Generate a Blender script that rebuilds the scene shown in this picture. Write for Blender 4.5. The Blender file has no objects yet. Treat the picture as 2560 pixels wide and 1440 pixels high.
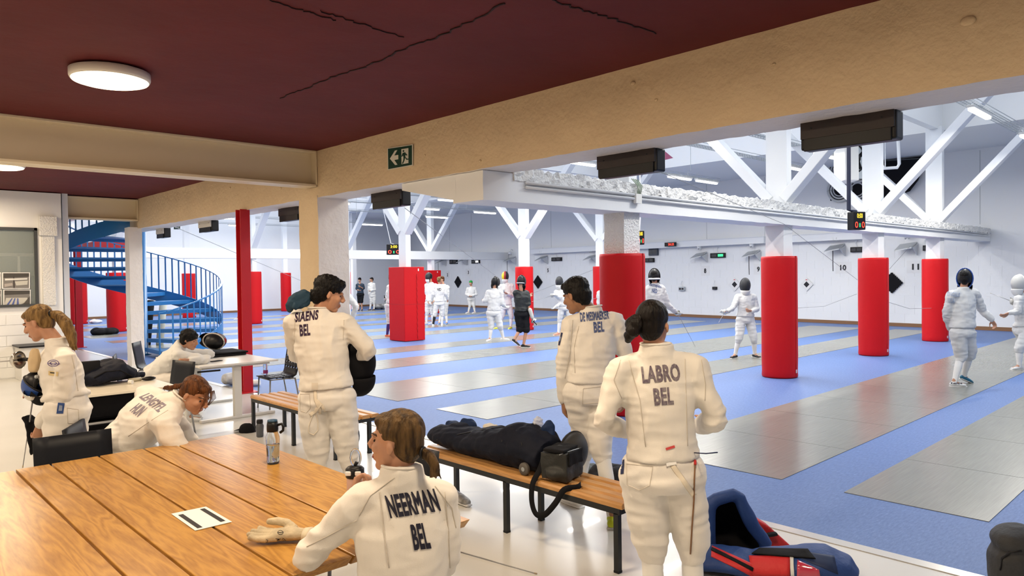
import bpy, bmesh, math, random
from mathutils import Vector as V, Matrix, noise
from mathutils.bvhtree import BVHTree
random.seed(7)
SC = bpy.context.scene
C = SC.collection
PI = math.pi

# ------------------------------------------------------------------ camera
FPX, CAM_H = 1807.5, 1.85
YAW, PITCH, ROLL = map(math.radians, (46.32, -1.08, -0.772))
FW = V((math.cos(PITCH)*math.cos(YAW), math.cos(PITCH)*math.sin(YAW), math.sin(PITCH)))
_r = V((math.sin(YAW), -math.cos(YAW), 0)); _u = _r.cross(FW)
RT = _r*math.cos(ROLL) + _u*math.sin(ROLL)
UP = _u*math.cos(ROLL) - _r*math.sin(ROLL)
CP = V((0, 0, CAM_H))
cd = bpy.data.cameras.new('camera'); cam = bpy.data.objects.new('camera', cd); C.objects.link(cam)
cd.sensor_width = 36; cd.lens = FPX/2560*36; cd.clip_start = .05; cd.clip_end = 200
cam.matrix_world = Matrix(((RT.x, UP.x, -FW.x, CP.x), (RT.y, UP.y, -FW.y, CP.y), (RT.z, UP.z, -FW.z, CP.z), (0, 0, 0, 1)))
SC.camera = cam

# ------------------------------------------------------------------ view, world, daylight
vs = SC.view_settings; vs.view_transform = 'Standard'; vs.look = 'None'; vs.gamma = 1; vs.use_curve_mapping = False
vs.exposure = 0.0
w = bpy.data.worlds.new('sky'); SC.world = w; w.use_nodes = True
w.node_tree.nodes['Background'].inputs[0].default_value = (.80, .89, 1, 1)
w.node_tree.nodes['Background'].inputs[1].default_value = .6
SC.cycles.max_bounces = 5; SC.cycles.diffuse_bounces = 3; SC.cycles.glossy_bounces = 2
SC.cycles.transmission_bounces = 6; SC.cycles.transparent_max_bounces = 8
SC.cycles.sample_clamp_indirect = 4; SC.cycles.adaptive_threshold = .06; SC.cycles.adaptive_min_samples = 16; SC.cycles.caustics_reflective = False; SC.cycles.caustics_refractive = False

def area(name, loc, sx, sy, power, col, shape='RECTANGLE', rot=(0, 0, 0)):
    l = bpy.data.lights.new(name, 'AREA'); l.shape = shape; l.size = sx; l.size_y = sy
    l.energy = power; l.color = col
    o = bpy.data.objects.new(name, l); C.objects.link(o); o.location = loc; o.rotation_euler = rot
    return o
# daylight entering through the roof lights of the hall, bay by bay
for y0, y1 in ((-5, 5.4), (6.4, 16.6), (17.6, 27.8), (28.8, 37.8)):
    area('skylight_daylight', (13.2, (y0+y1)/2, 7.3), 13.5, y1-y0-1.2, 620, (.90, .955, 1))

# ------------------------------------------------------------------ pixel geometry of the 2560x1440 frame
def ray(x, y): return FW + RT*((x-1280)/FPX) - UP*((y-720)/FPX)
def onz(x, y, z=0):
    d = ray(x, y); return CP + d*((z-CAM_H)/d.z)
def onx(x, y, X):
    d = ray(x, y); return CP + d*(X/d.x)
def ony(x, y, Y):
    d = ray(x, y); return CP + d*(Y/d.y)
def dep(x, y, D): return CP + ray(x, y)*D

# ------------------------------------------------------------------ materials
MATS = {}
def mat(name, col, rough=.6, metal=0, bump=None, var=None, spec=.5, emit=None, trans=0, alpha=1, sheen=0, stretch=(1, 1, 1), ior=1.45, coat=0):
    """bump=(scale, strength, detail); var=(scale, amount, colour2)"""
    if name in MATS: return MATS[name]
    m = bpy.data.materials.new(name); m.use_nodes = True; nt = m.node_tree; b = nt.nodes['Principled BSDF']
    def I(k, v): b.inputs[k].default_value = v
    I('Base Color', (*col, 1)); I('Roughness', rough); I('Metallic', metal); I('Specular IOR Level', spec); I('IOR', ior)
    if trans: I('Transmission Weight', trans)
    if alpha < 1: I('Alpha', alpha)
    if sheen: I('Sheen Weight', sheen)
    if coat: I('Coat Weight', coat)
    if emit: I('Emission Color', (*emit[0], 1)); I('Emission Strength', emit[1])
    if bump or var:
        tc = nt.nodes.new('ShaderNodeTexCoord'); mp = nt.nodes.new('ShaderNodeMapping')
        mp.inputs['Scale'].default_value = stretch
        nt.links.new(tc.outputs['Object'], mp.inputs[0])
    if bump:
        n = nt.nodes.new('ShaderNodeTexNoise'); n.inputs['Scale'].default_value = bump[0]; n.inputs['Detail'].default_value = bump[2] if len(bump) > 2 else 4
        nt.links.new(mp.outputs[0], n.inputs['Vector'])
        bp = nt.nodes.new('ShaderNodeBump'); bp.inputs['Strength'].default_value = bump[1]; bp.inputs['Distance'].default_value = bump[3] if len(bump) > 3 else .01
        nt.links.new(n.outputs['Fac'], bp.inputs['Height']); nt.links.new(bp.outputs[0], b.inputs['Normal'])
    if var:
        n = nt.nodes.new('ShaderNodeTexNoise'); n.inputs['Scale'].default_value = var[0]; n.inputs['Detail'].default_value = 5
        nt.links.new(mp.outputs[0], n.inputs['Vector'])
        r = nt.nodes.new('ShaderNodeValToRGB'); c2 = var[2] if len(var) > 2 else tuple(c*(1-var[1]) for c in col)
        r.color_ramp.elements[0].position = .35; r.color_ramp.elements[1].position = .65
        r.color_ramp.elements[0].color = (*c2, 1); r.color_ramp.elements[1].color = (*col, 1)
        nt.links.new(n.outputs['Fac'], r.inputs[0]); nt.links.new(r.outputs[0], b.inputs['Base Color'])
    if emit: m.cycles.emission_sampling = 'NONE'
    MATS[name] = m
    return m
def srgb(r, g, b):
    return tuple((c/255/12.92 if c < 10 else ((c/255+.055)/1.055)**2.4) for c in (r, g, b))

M_WHITE = mat('white_wall_paint', (.84, .85, .86), .55, bump=(9, .25, 5))
M_CONC = mat('rough_painted_concrete', (.82, .82, .81), .7, bump=(38, 1.0, 6, .03))
M_STEEL = mat('white_painted_steel', (.80, .82, .85), .4)
M_GALV = mat('galvanised_steel', (.45, .48, .5), .4, .7)
M_LOUNGE = mat('lounge_beam_paint', (.72, .56, .36), .6, bump=(16, .5, 6, .02), var=(2.2, .06))
M_LSTEEL = mat('lounge_steel_paint', (.76, .64, .44), .4)
M_MAROON = mat('maroon_ceiling_paint', (.122, .020, .021), .7, bump=(3, .5, 6, .02), var=(1.3, .15), spec=.2)
M_RED = mat('red_vinyl', (.54, .006, .010), .5, bump=(6, .25, 3, .02), spec=.25)
M_REDSTEEL = mat('red_painted_steel', (.50, .010, .018), .4)
M_BLUE = mat('blue_stair_paint', (.022, .17, .43), .35)
M_BLACK = mat('black_plastic', (.007, .007, .009), .4, spec=.35)
M_BLACKM = mat('black_matt', (.007, .007, .009), .8, bump=(30, .2, 3), spec=.2)
M_DARKBOX = mat('dark_brown_panel', (.020, .011, .011), .5, var=(6, .3))
M_CHAIR = mat('black_chair_shell', (.009, .011, .017), .45, spec=.3)
M_GREYSTEEL = mat('grey_chair_steel', (.32, .33, .35), .35, .6)
M_WOODB = mat('baseboard_wood', (.24, .12, .055), .5)
M_WTOP = mat('white_laminate', (.80, .79, .76), .3)
M_TUBE = mat('lit_tube', (1, 1, 1), .5, emit=((1, .97, .92), 6))
M_DIGR = mat('red_led', (.3, 0, 0), .5, emit=((1, .06, .03), 3))
M_DIGY = mat('amber_led', (.3, .2, 0), .5, emit=((1, .62, .04), 3))
M_GREENLED = mat('green_led', (0, .3, .05), .5, emit=((.05, .9, .25), 2))
M_PRINT = mat('black_print', (.012, .012, .016), .6)
M_SIGNW = mat('white_sign', (.80, .80, .80), .5)

def wood(name, c1, c2, axis=(1, 12, 12), scale=2.2, rough=.35):
    m = bpy.data.materials.new(name); m.use_nodes = True; nt = m.node_tree; b = nt.nodes['Principled BSDF']
    tc = nt.nodes.new('ShaderNodeTexCoord'); mp = nt.nodes.new('ShaderNodeMapping'); mp.inputs['Scale'].default_value = axis
    oi = nt.nodes.new('ShaderNodeObjectInfo'); ad = nt.nodes.new('ShaderNodeVectorMath'); ad.operation = 'MULTIPLY_ADD'
    ad.inputs[1].default_value = (7, 13, 5); nt.links.new(oi.outputs['Random'], ad.inputs[0]); nt.links.new(tc.outputs['Object'], ad.inputs[2])
    nt.links.new(ad.outputs[0], mp.inputs[0])
    n = nt.nodes.new('ShaderNodeTexNoise'); n.inputs['Scale'].default_value = scale; n.inputs['Detail'].default_value = 2; n.inputs['Distortion'].default_value = .5
    nt.links.new(mp.outputs[0], n.inputs['Vector'])
    mu = nt.nodes.new('ShaderNodeMath'); mu.operation = 'MULTIPLY'; mu.inputs[1].default_value = 16; nt.links.new(n.outputs['Fac'], mu.inputs[0])
    fr = nt.nodes.new('ShaderNodeMath'); fr.operation = 'PINGPONG'; fr.inputs[1].default_value = 1; nt.links.new(mu.outputs[0], fr.inputs[0])
    n2 = nt.nodes.new('ShaderNodeTexNoise'); n2.inputs['Scale'].default_value = scale*14; n2.inputs['Detail'].default_value = 4; nt.links.new(mp.outputs[0], n2.inputs['Vector'])
    mx = nt.nodes.new('ShaderNodeMath'); mx.operation = 'MULTIPLY_ADD'; mx.inputs[1].default_value = .45
    m3 = nt.nodes.new('ShaderNodeMath'); m3.operation = 'MULTIPLY'; m3.inputs[1].default_value = .62; nt.links.new(n2.outputs['Fac'], m3.inputs[0])
    nt.links.new(fr.outputs[0], mx.inputs[0]); nt.links.new(m3.outputs[0], mx.inputs[2])
    r = nt.nodes.new('ShaderNodeValToRGB'); r.color_ramp.elements[0].color = (*c2, 1); r.color_ramp.elements[1].color = (*c1, 1)
    r.color_ramp.elements[0].position = .05; r.color_ramp.elements[1].position = .75
    nt.links.new(mx.outputs[0], r.inputs[0]); nt.links.new(r.outputs[0], b.inputs['Base Color'])
    b.inputs['Roughness'].default_value = rough
    MATS[name] = m
    return m
M_OAK = wood('honey_oak', (.53, .275, .062), (.27, .112, .020), (9, .9, 9), 1.1, .3)
M_SLAT = wood('beech_slat', (.56, .30, .11), (.40, .185, .055), (9, .9, 9), 1.3, .32)

# ------------------------------------------------------------------ mesh helpers
class MB:
    def __init__(s): s.v = []; s.f = []
    def raw(s, vs, fs):
        n = len(s.v); s.v += [V(p) for p in vs]; s.f += [tuple(i+n for i in f) for f in fs]; return s
    def box(s, a, b):
        (x0, y0, z0), (x1, y1, z1) = a, b
        return s.raw([(x0, y0, z0), (x1, y0, z0), (x1, y1, z0), (x0, y1, z0), (x0, y0, z1), (x1, y0, z1), (x1, y1, z1), (x0, y1, z1)],
                     [(0, 3, 2, 1), (4, 5, 6, 7), (0, 1, 5, 4), (1, 2, 6, 5), (2, 3, 7, 6), (3, 0, 4, 7)])
    def obox(s, c, ax, ay, az):
        """box from centre and three half-axis vectors"""
        c, ax, ay, az = V(c), V(ax), V(ay), V(az)
        vs = [c+ax*i+ay*j+az*k for k in (-1, 1) for i, j in ((-1, -1), (1, -1), (1, 1), (-1, 1))]
        return s.raw(vs, [(0, 3, 2, 1), (4, 5, 6, 7), (0, 1, 5, 4), (1, 2, 6, 5), (2, 3, 7, 6), (3, 0, 4, 7)])
    def beam(s, p, q, wd, ht, up=(0, 0, 1)):
        p, q = V(p), V(q); d = (q-p); L = d.length; d.normalize(); r = d.cross(V(up)).normalized(); u = r.cross(d)
        return s.obox((p+q)/2, d*(L/2), r*(wd/2), u*(ht/2))
    def prism(s, poly, vec):
        """extrude a planar polygon by a vector"""
        n = len(poly); vec = V(vec); vs = [V(p) for p in poly] + [V(p)+vec for p in poly]
        return s.raw(vs, [tuple(range(n))[::-1], tuple(range(n, 2*n))] + [(i, (i+1) % n, n+(i+1) % n, n+i) for i in range(n)])
    def tube(s, pts, rad, n=8, caps=True, ref=None, sq=None):
        """swept tube; rad scalar, list, or list of (a,b) with a along the side vector; sq: lists of side vectors"""
        pts = [V(p) for p in pts]; m = len(pts)
        if not isinstance(rad, (list, tuple)): rad = [rad]*m
        rings = []; prev = None
        for i, p in enumerate(pts):
            d = (pts[min(i+1, m-1)] - pts[max(i-1, 0)])
            if d.length < 1e-9: d = V((0, 0, 1))
            d.normalize()
            if sq is not None: a = V(sq[i] if isinstance(sq, list) else sq)
            elif prev is None:
                a = V(ref) if ref is not None else (V((0, 0, 1)) if abs(d.z) < .9 else V((1, 0, 0)))
            else: a = prev
            a = a - d*a.dot(d)
            if a.length < 1e-6: a = d.orthogonal()
            a.normalize(); prev = a; b = d.cross(a)
            ra, rb = rad[i] if isinstance(rad[i], (list, tuple)) else (rad[i], rad[i])
            rings.append([p + a*(ra*math.cos(t)) + b*(rb*math.sin(t)) for t in (2*PI*k/n for k in range(n))])
        vs = [q for r in rings for q in r]; fs = []
        for i in range(m-1):
            for k in range(n):
                k2 = (k+1) % n; fs.append((i*n+k, i*n+k2, (i+1)*n+k2, (i+1)*n+k))
        if caps:
            fs.append(tuple(range(n))[::-1]); fs.append(tuple((m-1)*n+k for k in range(n)))
        return s.raw(vs, fs)
    def ell(s, c, r, ax=None, nu=14, nv=9):
        """ellipsoid; ax = (X,Y,Z) unit axes"""
        c = V(c); X, Y, Z = [V(a) for a in (ax or ((1, 0, 0), (0, 1, 0), (0, 0, 1)))]
        vs = [c - Z*r[2]]; 
        for j in range(1, nv):
            t = -PI/2 + PI*j/nv
            for i in range(nu):
                p = 2*PI*i/nu; vs.append(c + X*(r[0]*math.cos(t)*math.cos(p)) + Y*(r[1]*math.cos(t)*math.sin(p)) + Z*(r[2]*math.sin(t)))
        vs.append(c + Z*r[2]); e = len(vs)-1; fs = []
        for i in range(nu):
            i2 = (i+1) % nu; fs.append((0, 1+i2, 1+i)); fs.append((e, e-nu+i, e-nu+i2))
            for j in range(nv-2):
                a = 1+j*nu; fs.append((a+i, a+i2, a+nu+i2, a+nu+i))
        return s.raw(vs, fs)
    def lathe(s, c, prof, n=24, axis=(0, 0, 1), caps=True):
        c = V(c); Z = V(axis).normalized(); X = Z.orthogonal().normalized(); Y = Z.cross(X)
        vs = [c + Z*z + (X*math.cos(2*PI*k/n) + Y*math.sin(2*PI*k/n))*r for r, z in prof for k in range(n)]
        m = len(prof); fs = [(i*n+k, i*n+(k+1) % n, (i+1)*n+(k+1) % n, (i+1)*n+k) for i in range(m-1) for k in range(n)]
        if caps: fs += [tuple(range(n))[::-1], tuple((m-1)*n+k for k in range(n))]
        return s.raw(vs, fs)
    def mesh(s, name, org=(0, 0, 0), smooth=False):
        o = V(org); me = bpy.data.meshes.new(name); me.from_pydata([tuple(p-o) for p in s.v], [], s.f); me.update()
        if smooth: me.shade_smooth()
        return me

ORG = {}
def put(name, mesh, m, parent=None, smooth=None):
    o = bpy.data.objects.new(name, mesh); C.objects.link(o)
    if m: mesh.materials.clear(); mesh.materials.append(m)
    if parent: o.parent = parent
    return o
def root_org(parent): return ORG.get(parent.name, V((0, 0, 0))) if parent else V((0, 0, 0))
def part(name, mb, m, parent=None, smooth=False, bevel=0):
    org = root_org(parent)
    o = put(name, mb.mesh(name, org, smooth), m, parent)
    if parent: ORG[o.name] = org
    if bevel:
        md = o.modifiers.new('edge', 'BEVEL'); md.width = bevel; md.segments = 2; md.limit_method = 'ANGLE'
    if smooth == 'angle':
        o.data.shade_smooth()
        o.data.set_sharp_from_angle(angle=math.radians(40))
    return o
def thing(name, label, cat, loc=(0, 0, 0), group=None, kind=None):
    o = bpy.data.objects.new(name, None); C.objects.link(o); o.location = loc; o.empty_display_size = .1
    ORG[o.name] = V(loc); o['label'] = label; o['category'] = cat
    if group: o['group'] = group
    if kind: o['kind'] = kind
    return o
def tag(o, label, cat, group=None, kind=None):
    o['label'] = label; o['category'] = cat
    if group: o['group'] = group
    if kind: o['kind'] = kind
    return o
def solo(name, mb, m, label, cat, group=None, smooth=False, bevel=0, org=None):
    """a thing that is one mesh; its origin sits at org or its own base"""
    if org is None:
        xs = [p.x for p in mb.v]; ys = [p.y for p in mb.v]; zs = [p.z for p in mb.v]
        org = V(((min(xs)+max(xs))/2, (min(ys)+max(ys))/2, min(zs)))
    o = put(name, mb.mesh(name, org, bool(smooth)), m); o.location = org; ORG[o.name] = V(org)
    if smooth == 'angle': o.data.set_sharp_from_angle(angle=math.radians(40))
    if bevel:
        md = o.modifiers.new('edge', 'BEVEL'); md.width = bevel; md.segments = 2; md.limit_method = 'ANGLE'
    return tag(o, label, cat, group)
def struct(name, mb, m, label=None, parent=None, smooth=False, bevel=0):
    o = part(name, mb, m, parent, smooth, bevel)
    if not parent: o['kind'] = 'structure'
    if label: o['label'] = label
    return o

TMP = bpy.data.scenes.new('bake_room'); 
def bake(mb, voxel, smooth=4, fac=.5, disp=None, name='m'):
    """union of overlapping closed shapes as one smooth skin (world coordinates)"""
    me = mb.mesh(name); o = bpy.data.objects.new('bake', me); TMP.collection.objects.link(o)
    r = o.modifiers.new('r', 'REMESH'); r.mode = 'VOXEL'; r.voxel_size = voxel
    if smooth:
        q = o.modifiers.new('s', 'SMOOTH'); q.iterations = smooth; q.factor = fac
    vl = TMP.view_layers[0]; vl.update(); dg = vl.depsgraph
    out = bpy.data.meshes.new_from_object(o.evaluated_get(dg)); out.name = name
    bpy.data.objects.remove(o); bpy.data.meshes.remove(me)
    if disp:
        ns = [v.normal.copy() for v in out.vertices]
        for v, n in zip(out.vertices, ns): v.co += n*disp(v.co)
        out.update()
    out.shade_smooth()
    return out
def bvh_of(me):
    return BVHTree.FromPolygons([v.co.copy() for v in me.vertices], [tuple(p.vertices) for p in me.polygons])
def skin(name, me, m, parent):
    org = root_org(parent)
    me.transform(Matrix.Translation(-org)); o = put(name, me, m, parent); ORG[o.name] = org
    return o

def text_mesh(txt, offset=.0, res=3):
    """flat letters in the unit frame: x 0..1, y 0..1"""
    cu = bpy.data.curves.new('t', 'FONT'); cu.body = txt; cu.size = 1; cu.offset = offset; cu.resolution_u = res; cu.space_character = 1.0+offset*1.5
    o = bpy.data.objects.new('t', cu); TMP.collection.objects.link(o); vl = TMP.view_layers[0]; vl.update()
    me = bpy.data.meshes.new_from_object(o.evaluated_get(vl.depsgraph)); bpy.data.objects.remove(o); bpy.data.curves.remove(cu)
    xs = [v.co.x for v in me.vertices]; ys = [v.co.y for v in me.vertices]
    x0, x1, y0, y1 = min(xs), max(xs), min(ys), max(ys)
    for v in me.vertices: v.co = ((v.co.x-x0)/(x1-x0), (v.co.y-y0)/(y1-y0), 0)
    return me
def lettering(name, txt, fn, m, parent, offset=.02, cuts=0, thick=None):
    """letters mapped by fn(u,v)->world point"""
    me = text_mesh(txt, offset)
    bm = bmesh.new(); bm.from_mesh(me); bpy.data.meshes.remove(me)
    bmesh.ops.dissolve_limit(bm, angle_limit=.002, verts=bm.verts, edges=bm.edges)
    for k in range(1, cuts):
        t = k/cuts
        for co, no in (((t, 0, 0), (1, 0, 0)), ((0, t, 0), (0, 1, 0))):
            bmesh.ops.bisect_plane(bm, geom=bm.verts[:]+bm.edges[:]+bm.faces[:], plane_co=co, plane_no=no)
    bmesh.ops.triangulate(bm, faces=bm.faces)
    org = root_org(parent)
    for v in bm.verts: v.co = V(fn(v.co.x, v.co.y)) - org
    out = bpy.data.meshes.new(name); bm.to_mesh(out); bm.free()
    o = put(name, out, m, parent); ORG[o.name] = org
    return o
def quad(a, b, c, d):
    """bilinear map: a bottom-left, b bottom-right, c top-right, d top-left"""
    a, b, c, d = V(a), V(b), V(c), V(d)
    return lambda u, v: (a*(1-u)+b*u)*(1-v) + (d*(1-u)+c*u)*v
# ================================================================== the setting
# ---- floors
def floor_mats():
    m = mat('white_resin_floor', (.66, .65, .62), .24, bump=(60, .03, 3), var=(.9, .05), coat=.1)
    b = bpy.data.materials.new('blue_vinyl'); b.use_nodes = True; nt = b.node_tree; p = nt.nodes['Principled BSDF']
    tc = nt.nodes.new('ShaderNodeTexCoord'); mp = nt.nodes.new('ShaderNodeMapping'); mp.inputs['Scale'].default_value = (16, 60, 1)
    nt.links.new(tc.outputs['Object'], mp.inputs[0])
    n = nt.nodes.new('ShaderNodeTexNoise'); n.inputs['Scale'].default_value = 1; n.inputs['Detail'].default_value = 5; n.inputs['Roughness'].default_value = .7; nt.links.new(mp.outputs[0], n.inputs['Vector'])
    r = nt.nodes.new('ShaderNodeValToRGB'); e = r.color_ramp.elements
    e[0].position = .30; e[0].color = (.078, .142, .340, 1); e[1].position = .62; e[1].color = (.122, .205, .440, 1)
    x = r.color_ramp.elements.new(.78); x.color = (.23, .335, .58, 1)
    nt.links.new(n.outputs['Fac'], r.inputs[0]); nt.links.new(r.outputs[0], p.inputs['Base Color']); p.inputs['Roughness'].default_value = .5; p.inputs['Specular IOR Level'].default_value = .25
    pm = bpy.data.materials.new('aluminium_piste'); pm.use_nodes = True; nt = pm.node_tree; p = nt.nodes['Principled BSDF']
    tc = nt.nodes.new('ShaderNodeTexCoord'); mp = nt.nodes.new('ShaderNodeMapping'); mp.inputs['Scale'].default_value = (1.2, 40, 1); nt.links.new(tc.outputs['Object'], mp.inputs[0])
    n = nt.nodes.new('ShaderNodeTexNoise'); n.inputs['Scale'].default_value = 2; n.inputs['Detail'].default_value = 6; nt.links.new(mp.outputs[0], n.inputs['Vector'])
    r = nt.nodes.new('ShaderNodeValToRGB'); e = r.color_ramp.elements; e[0].position = .3; e[0].color = (.215, .22, .195, 1); e[1].position = .7; e[1].color = (.265, .27, .24, 1)
    nt.links.new(n.outputs['Fac'], r.inputs[0]); nt.links.new(r.outputs[0], p.inputs['Base Color']); p.inputs['Roughness'].default_value = .26; p.inputs['Metallic'].default_value = .12
    return m, b, pm
M_FLOOR, M_VINYL, M_PISTE = floor_mats()
struct('floor_lounge', MB().box((-3.6, -4.2, -.12), (4.93, 30, 0)), M_FLOOR, 'glossy white resin floor of the seating area')
floor_h = struct('floor', MB().box((4.93, -7, -.12), (28.2, 39, 0)), M_VINYL, 'mottled blue vinyl floor of the fencing hall')
struct('trim_1', MB().box((4.90, -4.2, 0), (5.0, 30, .006)), mat('floor_strip_metal', (.62, .58, .52), .28, .85), 'metal strip between the white and the blue floor')
PISTES = ((1.40, 2.43), (2.97, 4.62), (6.88, 7.94), (8.86, 10.57), (12.15, 13.45), (14.5, 15.6), (18.05, 19.25), (20.45, 21.62), (23.25, 24.15), (25.6, 27.0), (29.4, 31.0), (32.4, 33.4))
pdata = {}
for y0, y1 in PISTES:
    wdt = round(y1-y0, 3)
    if wdt not in pdata:
        m_ = MB().box((.004, .0, 0), (1.476, wdt, .005)); pdata[wdt] = m_.mesh('piste_panel'); pdata[wdt].materials.append(M_PISTE)
    for k in range(12):
        o = bpy.data.objects.new('piste_panel', pdata[wdt]); C.objects.link(o); o.parent = floor_h; o.location = (6.1+1.48*k, y0, 0)
# ---- far wall (stands slightly askew), side walls
WO, WD = V((24.55, 0, 0)), V((.0745, 1, 0)).normalized(); WN = V((-WD.y, WD.x, 0)); WROT = math.atan2(-WD.x, WD.y)
def onw(x, y, n=0):
    """pixel -> point on the far wall plane moved n metres into the hall"""
    d = ray(x, y); o = WO+WN*n; t = (o-CP).dot(WN)/d.dot(WN); return CP+d*t
def W(t, n, z): return WO + WD*t + WN*n + V((0, 0, z))
wall_far = struct('wall_far', MB().obox(W(16, -.15, 3.8), WD*24, WN*.15, V((0, 0, 3.8))), M_WHITE, 'white painted block wall with piste numbers')
blk = MB().obox((0, 0, 0), (.2965, 0, 0), (0, .003, 0), (0, 0, .1465)).mesh('wall_block'); blk.materials.append(M_WHITE)
row = 0
for k in range(10):
    z = .26 + .3*k
    for j in range(17):
        t = 3.6 + .6*j + (.3 if k % 2 else 0)
        o = bpy.data.objects.new('wall_block', blk); C.objects.link(o); o.parent = wall_far; o.location = W(t, .002, z); o.rotation_euler = (0, 0, WROT+PI/2)
mb = MB()
for k in range(10):
    for j in range(42):
        t = 13.8 + .6*j + (.3 if k % 2 else 0)
        mb.obox(W(t, .002, .26+.3*k), WD*.2965, WN*.003, V((0, 0, .1465)))
o = part('wall_block_rest', mb, M_WHITE, wall_far); o['kind'] = 'stuff'
struct('baseboard_far', MB().obox(W(16, .012, .055), WD*24, WN*.012, V((0, 0, .055))), M_WOODB)
wl = struct('wall_left', MB().box((3.6, 38.4, 0), (28.2, 38.6, 7.6)), M_WHITE)
struct('baseboard_left', MB().box((3.6, 38.37, 0), (27.4, 38.4, .11)), M_WOODB)
struct('wall_right', MB().box((5.0, -7.2, 0), (28.2, -7, 7.6)), M_WHITE)
struct('wall_near_upper', MB().box((4.98, -7.2, 3.6), (5.4, 39, 7.6)), M_WHITE)
struct('wall_near_side', MB().box((3.5, 16.6, 0), (3.6, 39, 5.2)), M_WHITE)
struct('wall_behind', MB().box((-3.8, -4.4, 0), (-3.6, 18, 3.6)), M_WHITE)
struct('wall_behind_side', MB().box((-3.8, -4.4, 0), (5.0, -4.2, 3.6)), M_WHITE)
struct('wall_near_end', MB().box((4.98, -7.2, 0), (5.2, -4.2, 3.6)), M_WHITE)
# roof over the hall: soffit along the far wall, light wells, dividers
struct('ceiling_soffit', MB().box((20.9, -7, 5.4), (28.2, 39, 5.55)), M_WHITE)
struct('ceiling_well_far', MB().box((20.9, -7, 5.55), (21.1, 39, 7.6)), M_WHITE)
struct('ceiling_roof', MB().box((3.6, -7.2, 7.6), (28.2, 39, 7.7)), M_WHITE)
struct('ceiling_edge_near', MB().box((3.6, 18.3, 5.2), (5.4, 39, 5.3)), M_WHITE)
for y in (5.9, 17.1, 28.3):
    struct('ceiling_divider', MB().box((5.4, y-.1, 5.4), (20.9, y+.1, 7.6)), M_WHITE)
# joints of the upper wall cladding
mb_ = MB()
for k, px in enumerate((1124, 1179, 1378, 1500, 1767, 1912, 2340, 2450)):
    p = onw(px, 600, .003); t = (p-WO).dot(WD)
    o = part('cladding_joint', MB().obox(W(t, .004, 4.25), WD*.007, WN*.004, V((0, 0, 1.1))), mat('joint_grey', (.55, .56, .57), .7), wall_far)
# steel channel along the wall
for n, (a, b) in enumerate((((1331, 627), (1915, 602)), ((1074, 641), (1245, 641)), ((1960, 600), (2162, 586)))):
    A, B = onw(*a, .15), onw(*b, .15); z = (A.z+B.z)/2; A.z = B.z = z
    struct('wall_rail', MB().beam(A, B, .3, .22).beam(A+V((0, 0, .12)), B+V((0, 0, .12)), .36, .02).beam(A-V((0, 0, .12)), B-V((0, 0, .12)), .36, .02), M_STEEL)
# ---- lounge ceiling, beam, columns
ceil = struct('ceiling', MB().box((-3.8, -4.4, 3.58), (4.98, 18.1, 3.75)), M_MAROON, 'dark maroon painted ceiling with cracks')
def crack(pts, wd):
    ps = [onz(x, y, 3.578) for x, y in pts]; fine = []
    for a, b in zip(ps, ps[1:]):
        for k in range(9):
            q = a.lerp(b, k/9); fine.append(q + V((random.uniform(-1, 1), random.uniform(-1, 1), 0))*.018)
    fine.append(ps[-1]); mb = MB()
    for a, b in zip(fine, fine[1:]):
        mb.beam(a, b, wd*random.uniform(.5, 1.4), .012)
    part('crack', mb, mat('crack_dark', (.02, .006, .008), .9), ceil)
crack([(700, 246), (760, 222), (838, 190), (930, 160), (1004, 124), (1080, 98), (1170, 56), (1262, 8)], .010)
crack([(1380, 0), (1450, 22), (1540, 48), (1640, 84)], .009)
crack([(670, -2), (760, 26), (840, 50)], .004)
crack([(800, 25), (900, 58), (1010, 92)], .004)
def displaced_box(a, b, step, amp, sc):
    """subdivided box whose faces carry real unevenness"""
    bm = bmesh.new(); (x0, y0, z0), (x1, y1, z1) = a, b
    def grid(o, u, v, nu, nv):
        o, u, v = V(o), V(u), V(v)
        g = [[bm.verts.new(o+u*(i/nu)+v*(j/nv)) for j in range(nv+1)] for i in range(nu+1)]
        for i in range(nu):
            for j in range(nv): bm.faces.new((g[i][j], g[i+1][j], g[i+1][j+1], g[i][j+1]))
    dx, dy, dz = x1-x0, y1-y0, z1-z0; n = lambda d: max(1, int(d/step))
    grid((x0, y0, z0), (0, 0, dz), (0, dy, 0), n(dz), n(dy)); grid((x1, y0, z0), (0, dy, 0), (0, 0, dz), n(dy), n(dz))
    grid((x0, y0, z0), (dx, 0, 0), (0, 0, dz), n(dx), n(dz)); grid((x0, y1, z0), (0, 0, dz), (dx, 0, 0), n(dz), n(dx))
    grid((x0, y0, z0), (0, dy, 0), (dx, 0, 0), n(dy), n(dx)); grid((x0, y0, z1), (dx, 0, 0), (0, dy, 0), n(dx), n(dy))
    bmesh.ops.remove_doubles(bm, verts=bm.verts, dist=1e-4)
    for v in bm.verts:
        p = v.co*sc; v.co += noise.noise_vector(p)*amp + noise.noise_vector(p*3.1)*amp*.5
    return bm
def bm_obj(name, bm, m, parent=None, smooth=True):
    me = bpy.data.meshes.new(name); bm.to_mesh(me); bm.free()
    if smooth: me.shade_smooth(); me.set_sharp_from_angle(angle=math.radians(50))
    return put(name, me, m, parent)
beam = bm_obj('concrete_beam', displaced_box((4.96, -4.2, 2.945), (5.43, 18.05, 3.60), .06, .007, 4.0), M_LOUNGE)
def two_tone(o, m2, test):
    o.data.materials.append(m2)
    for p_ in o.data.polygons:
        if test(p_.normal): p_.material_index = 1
M_HALLTONE = mat('pale_hall_lit_tone', (.82, .76, .70), .6, bump=(16, .5, 6, .02), var=(2.2, .06))  # paler pinkish tone: the cooler hall light put into the colour
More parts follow.
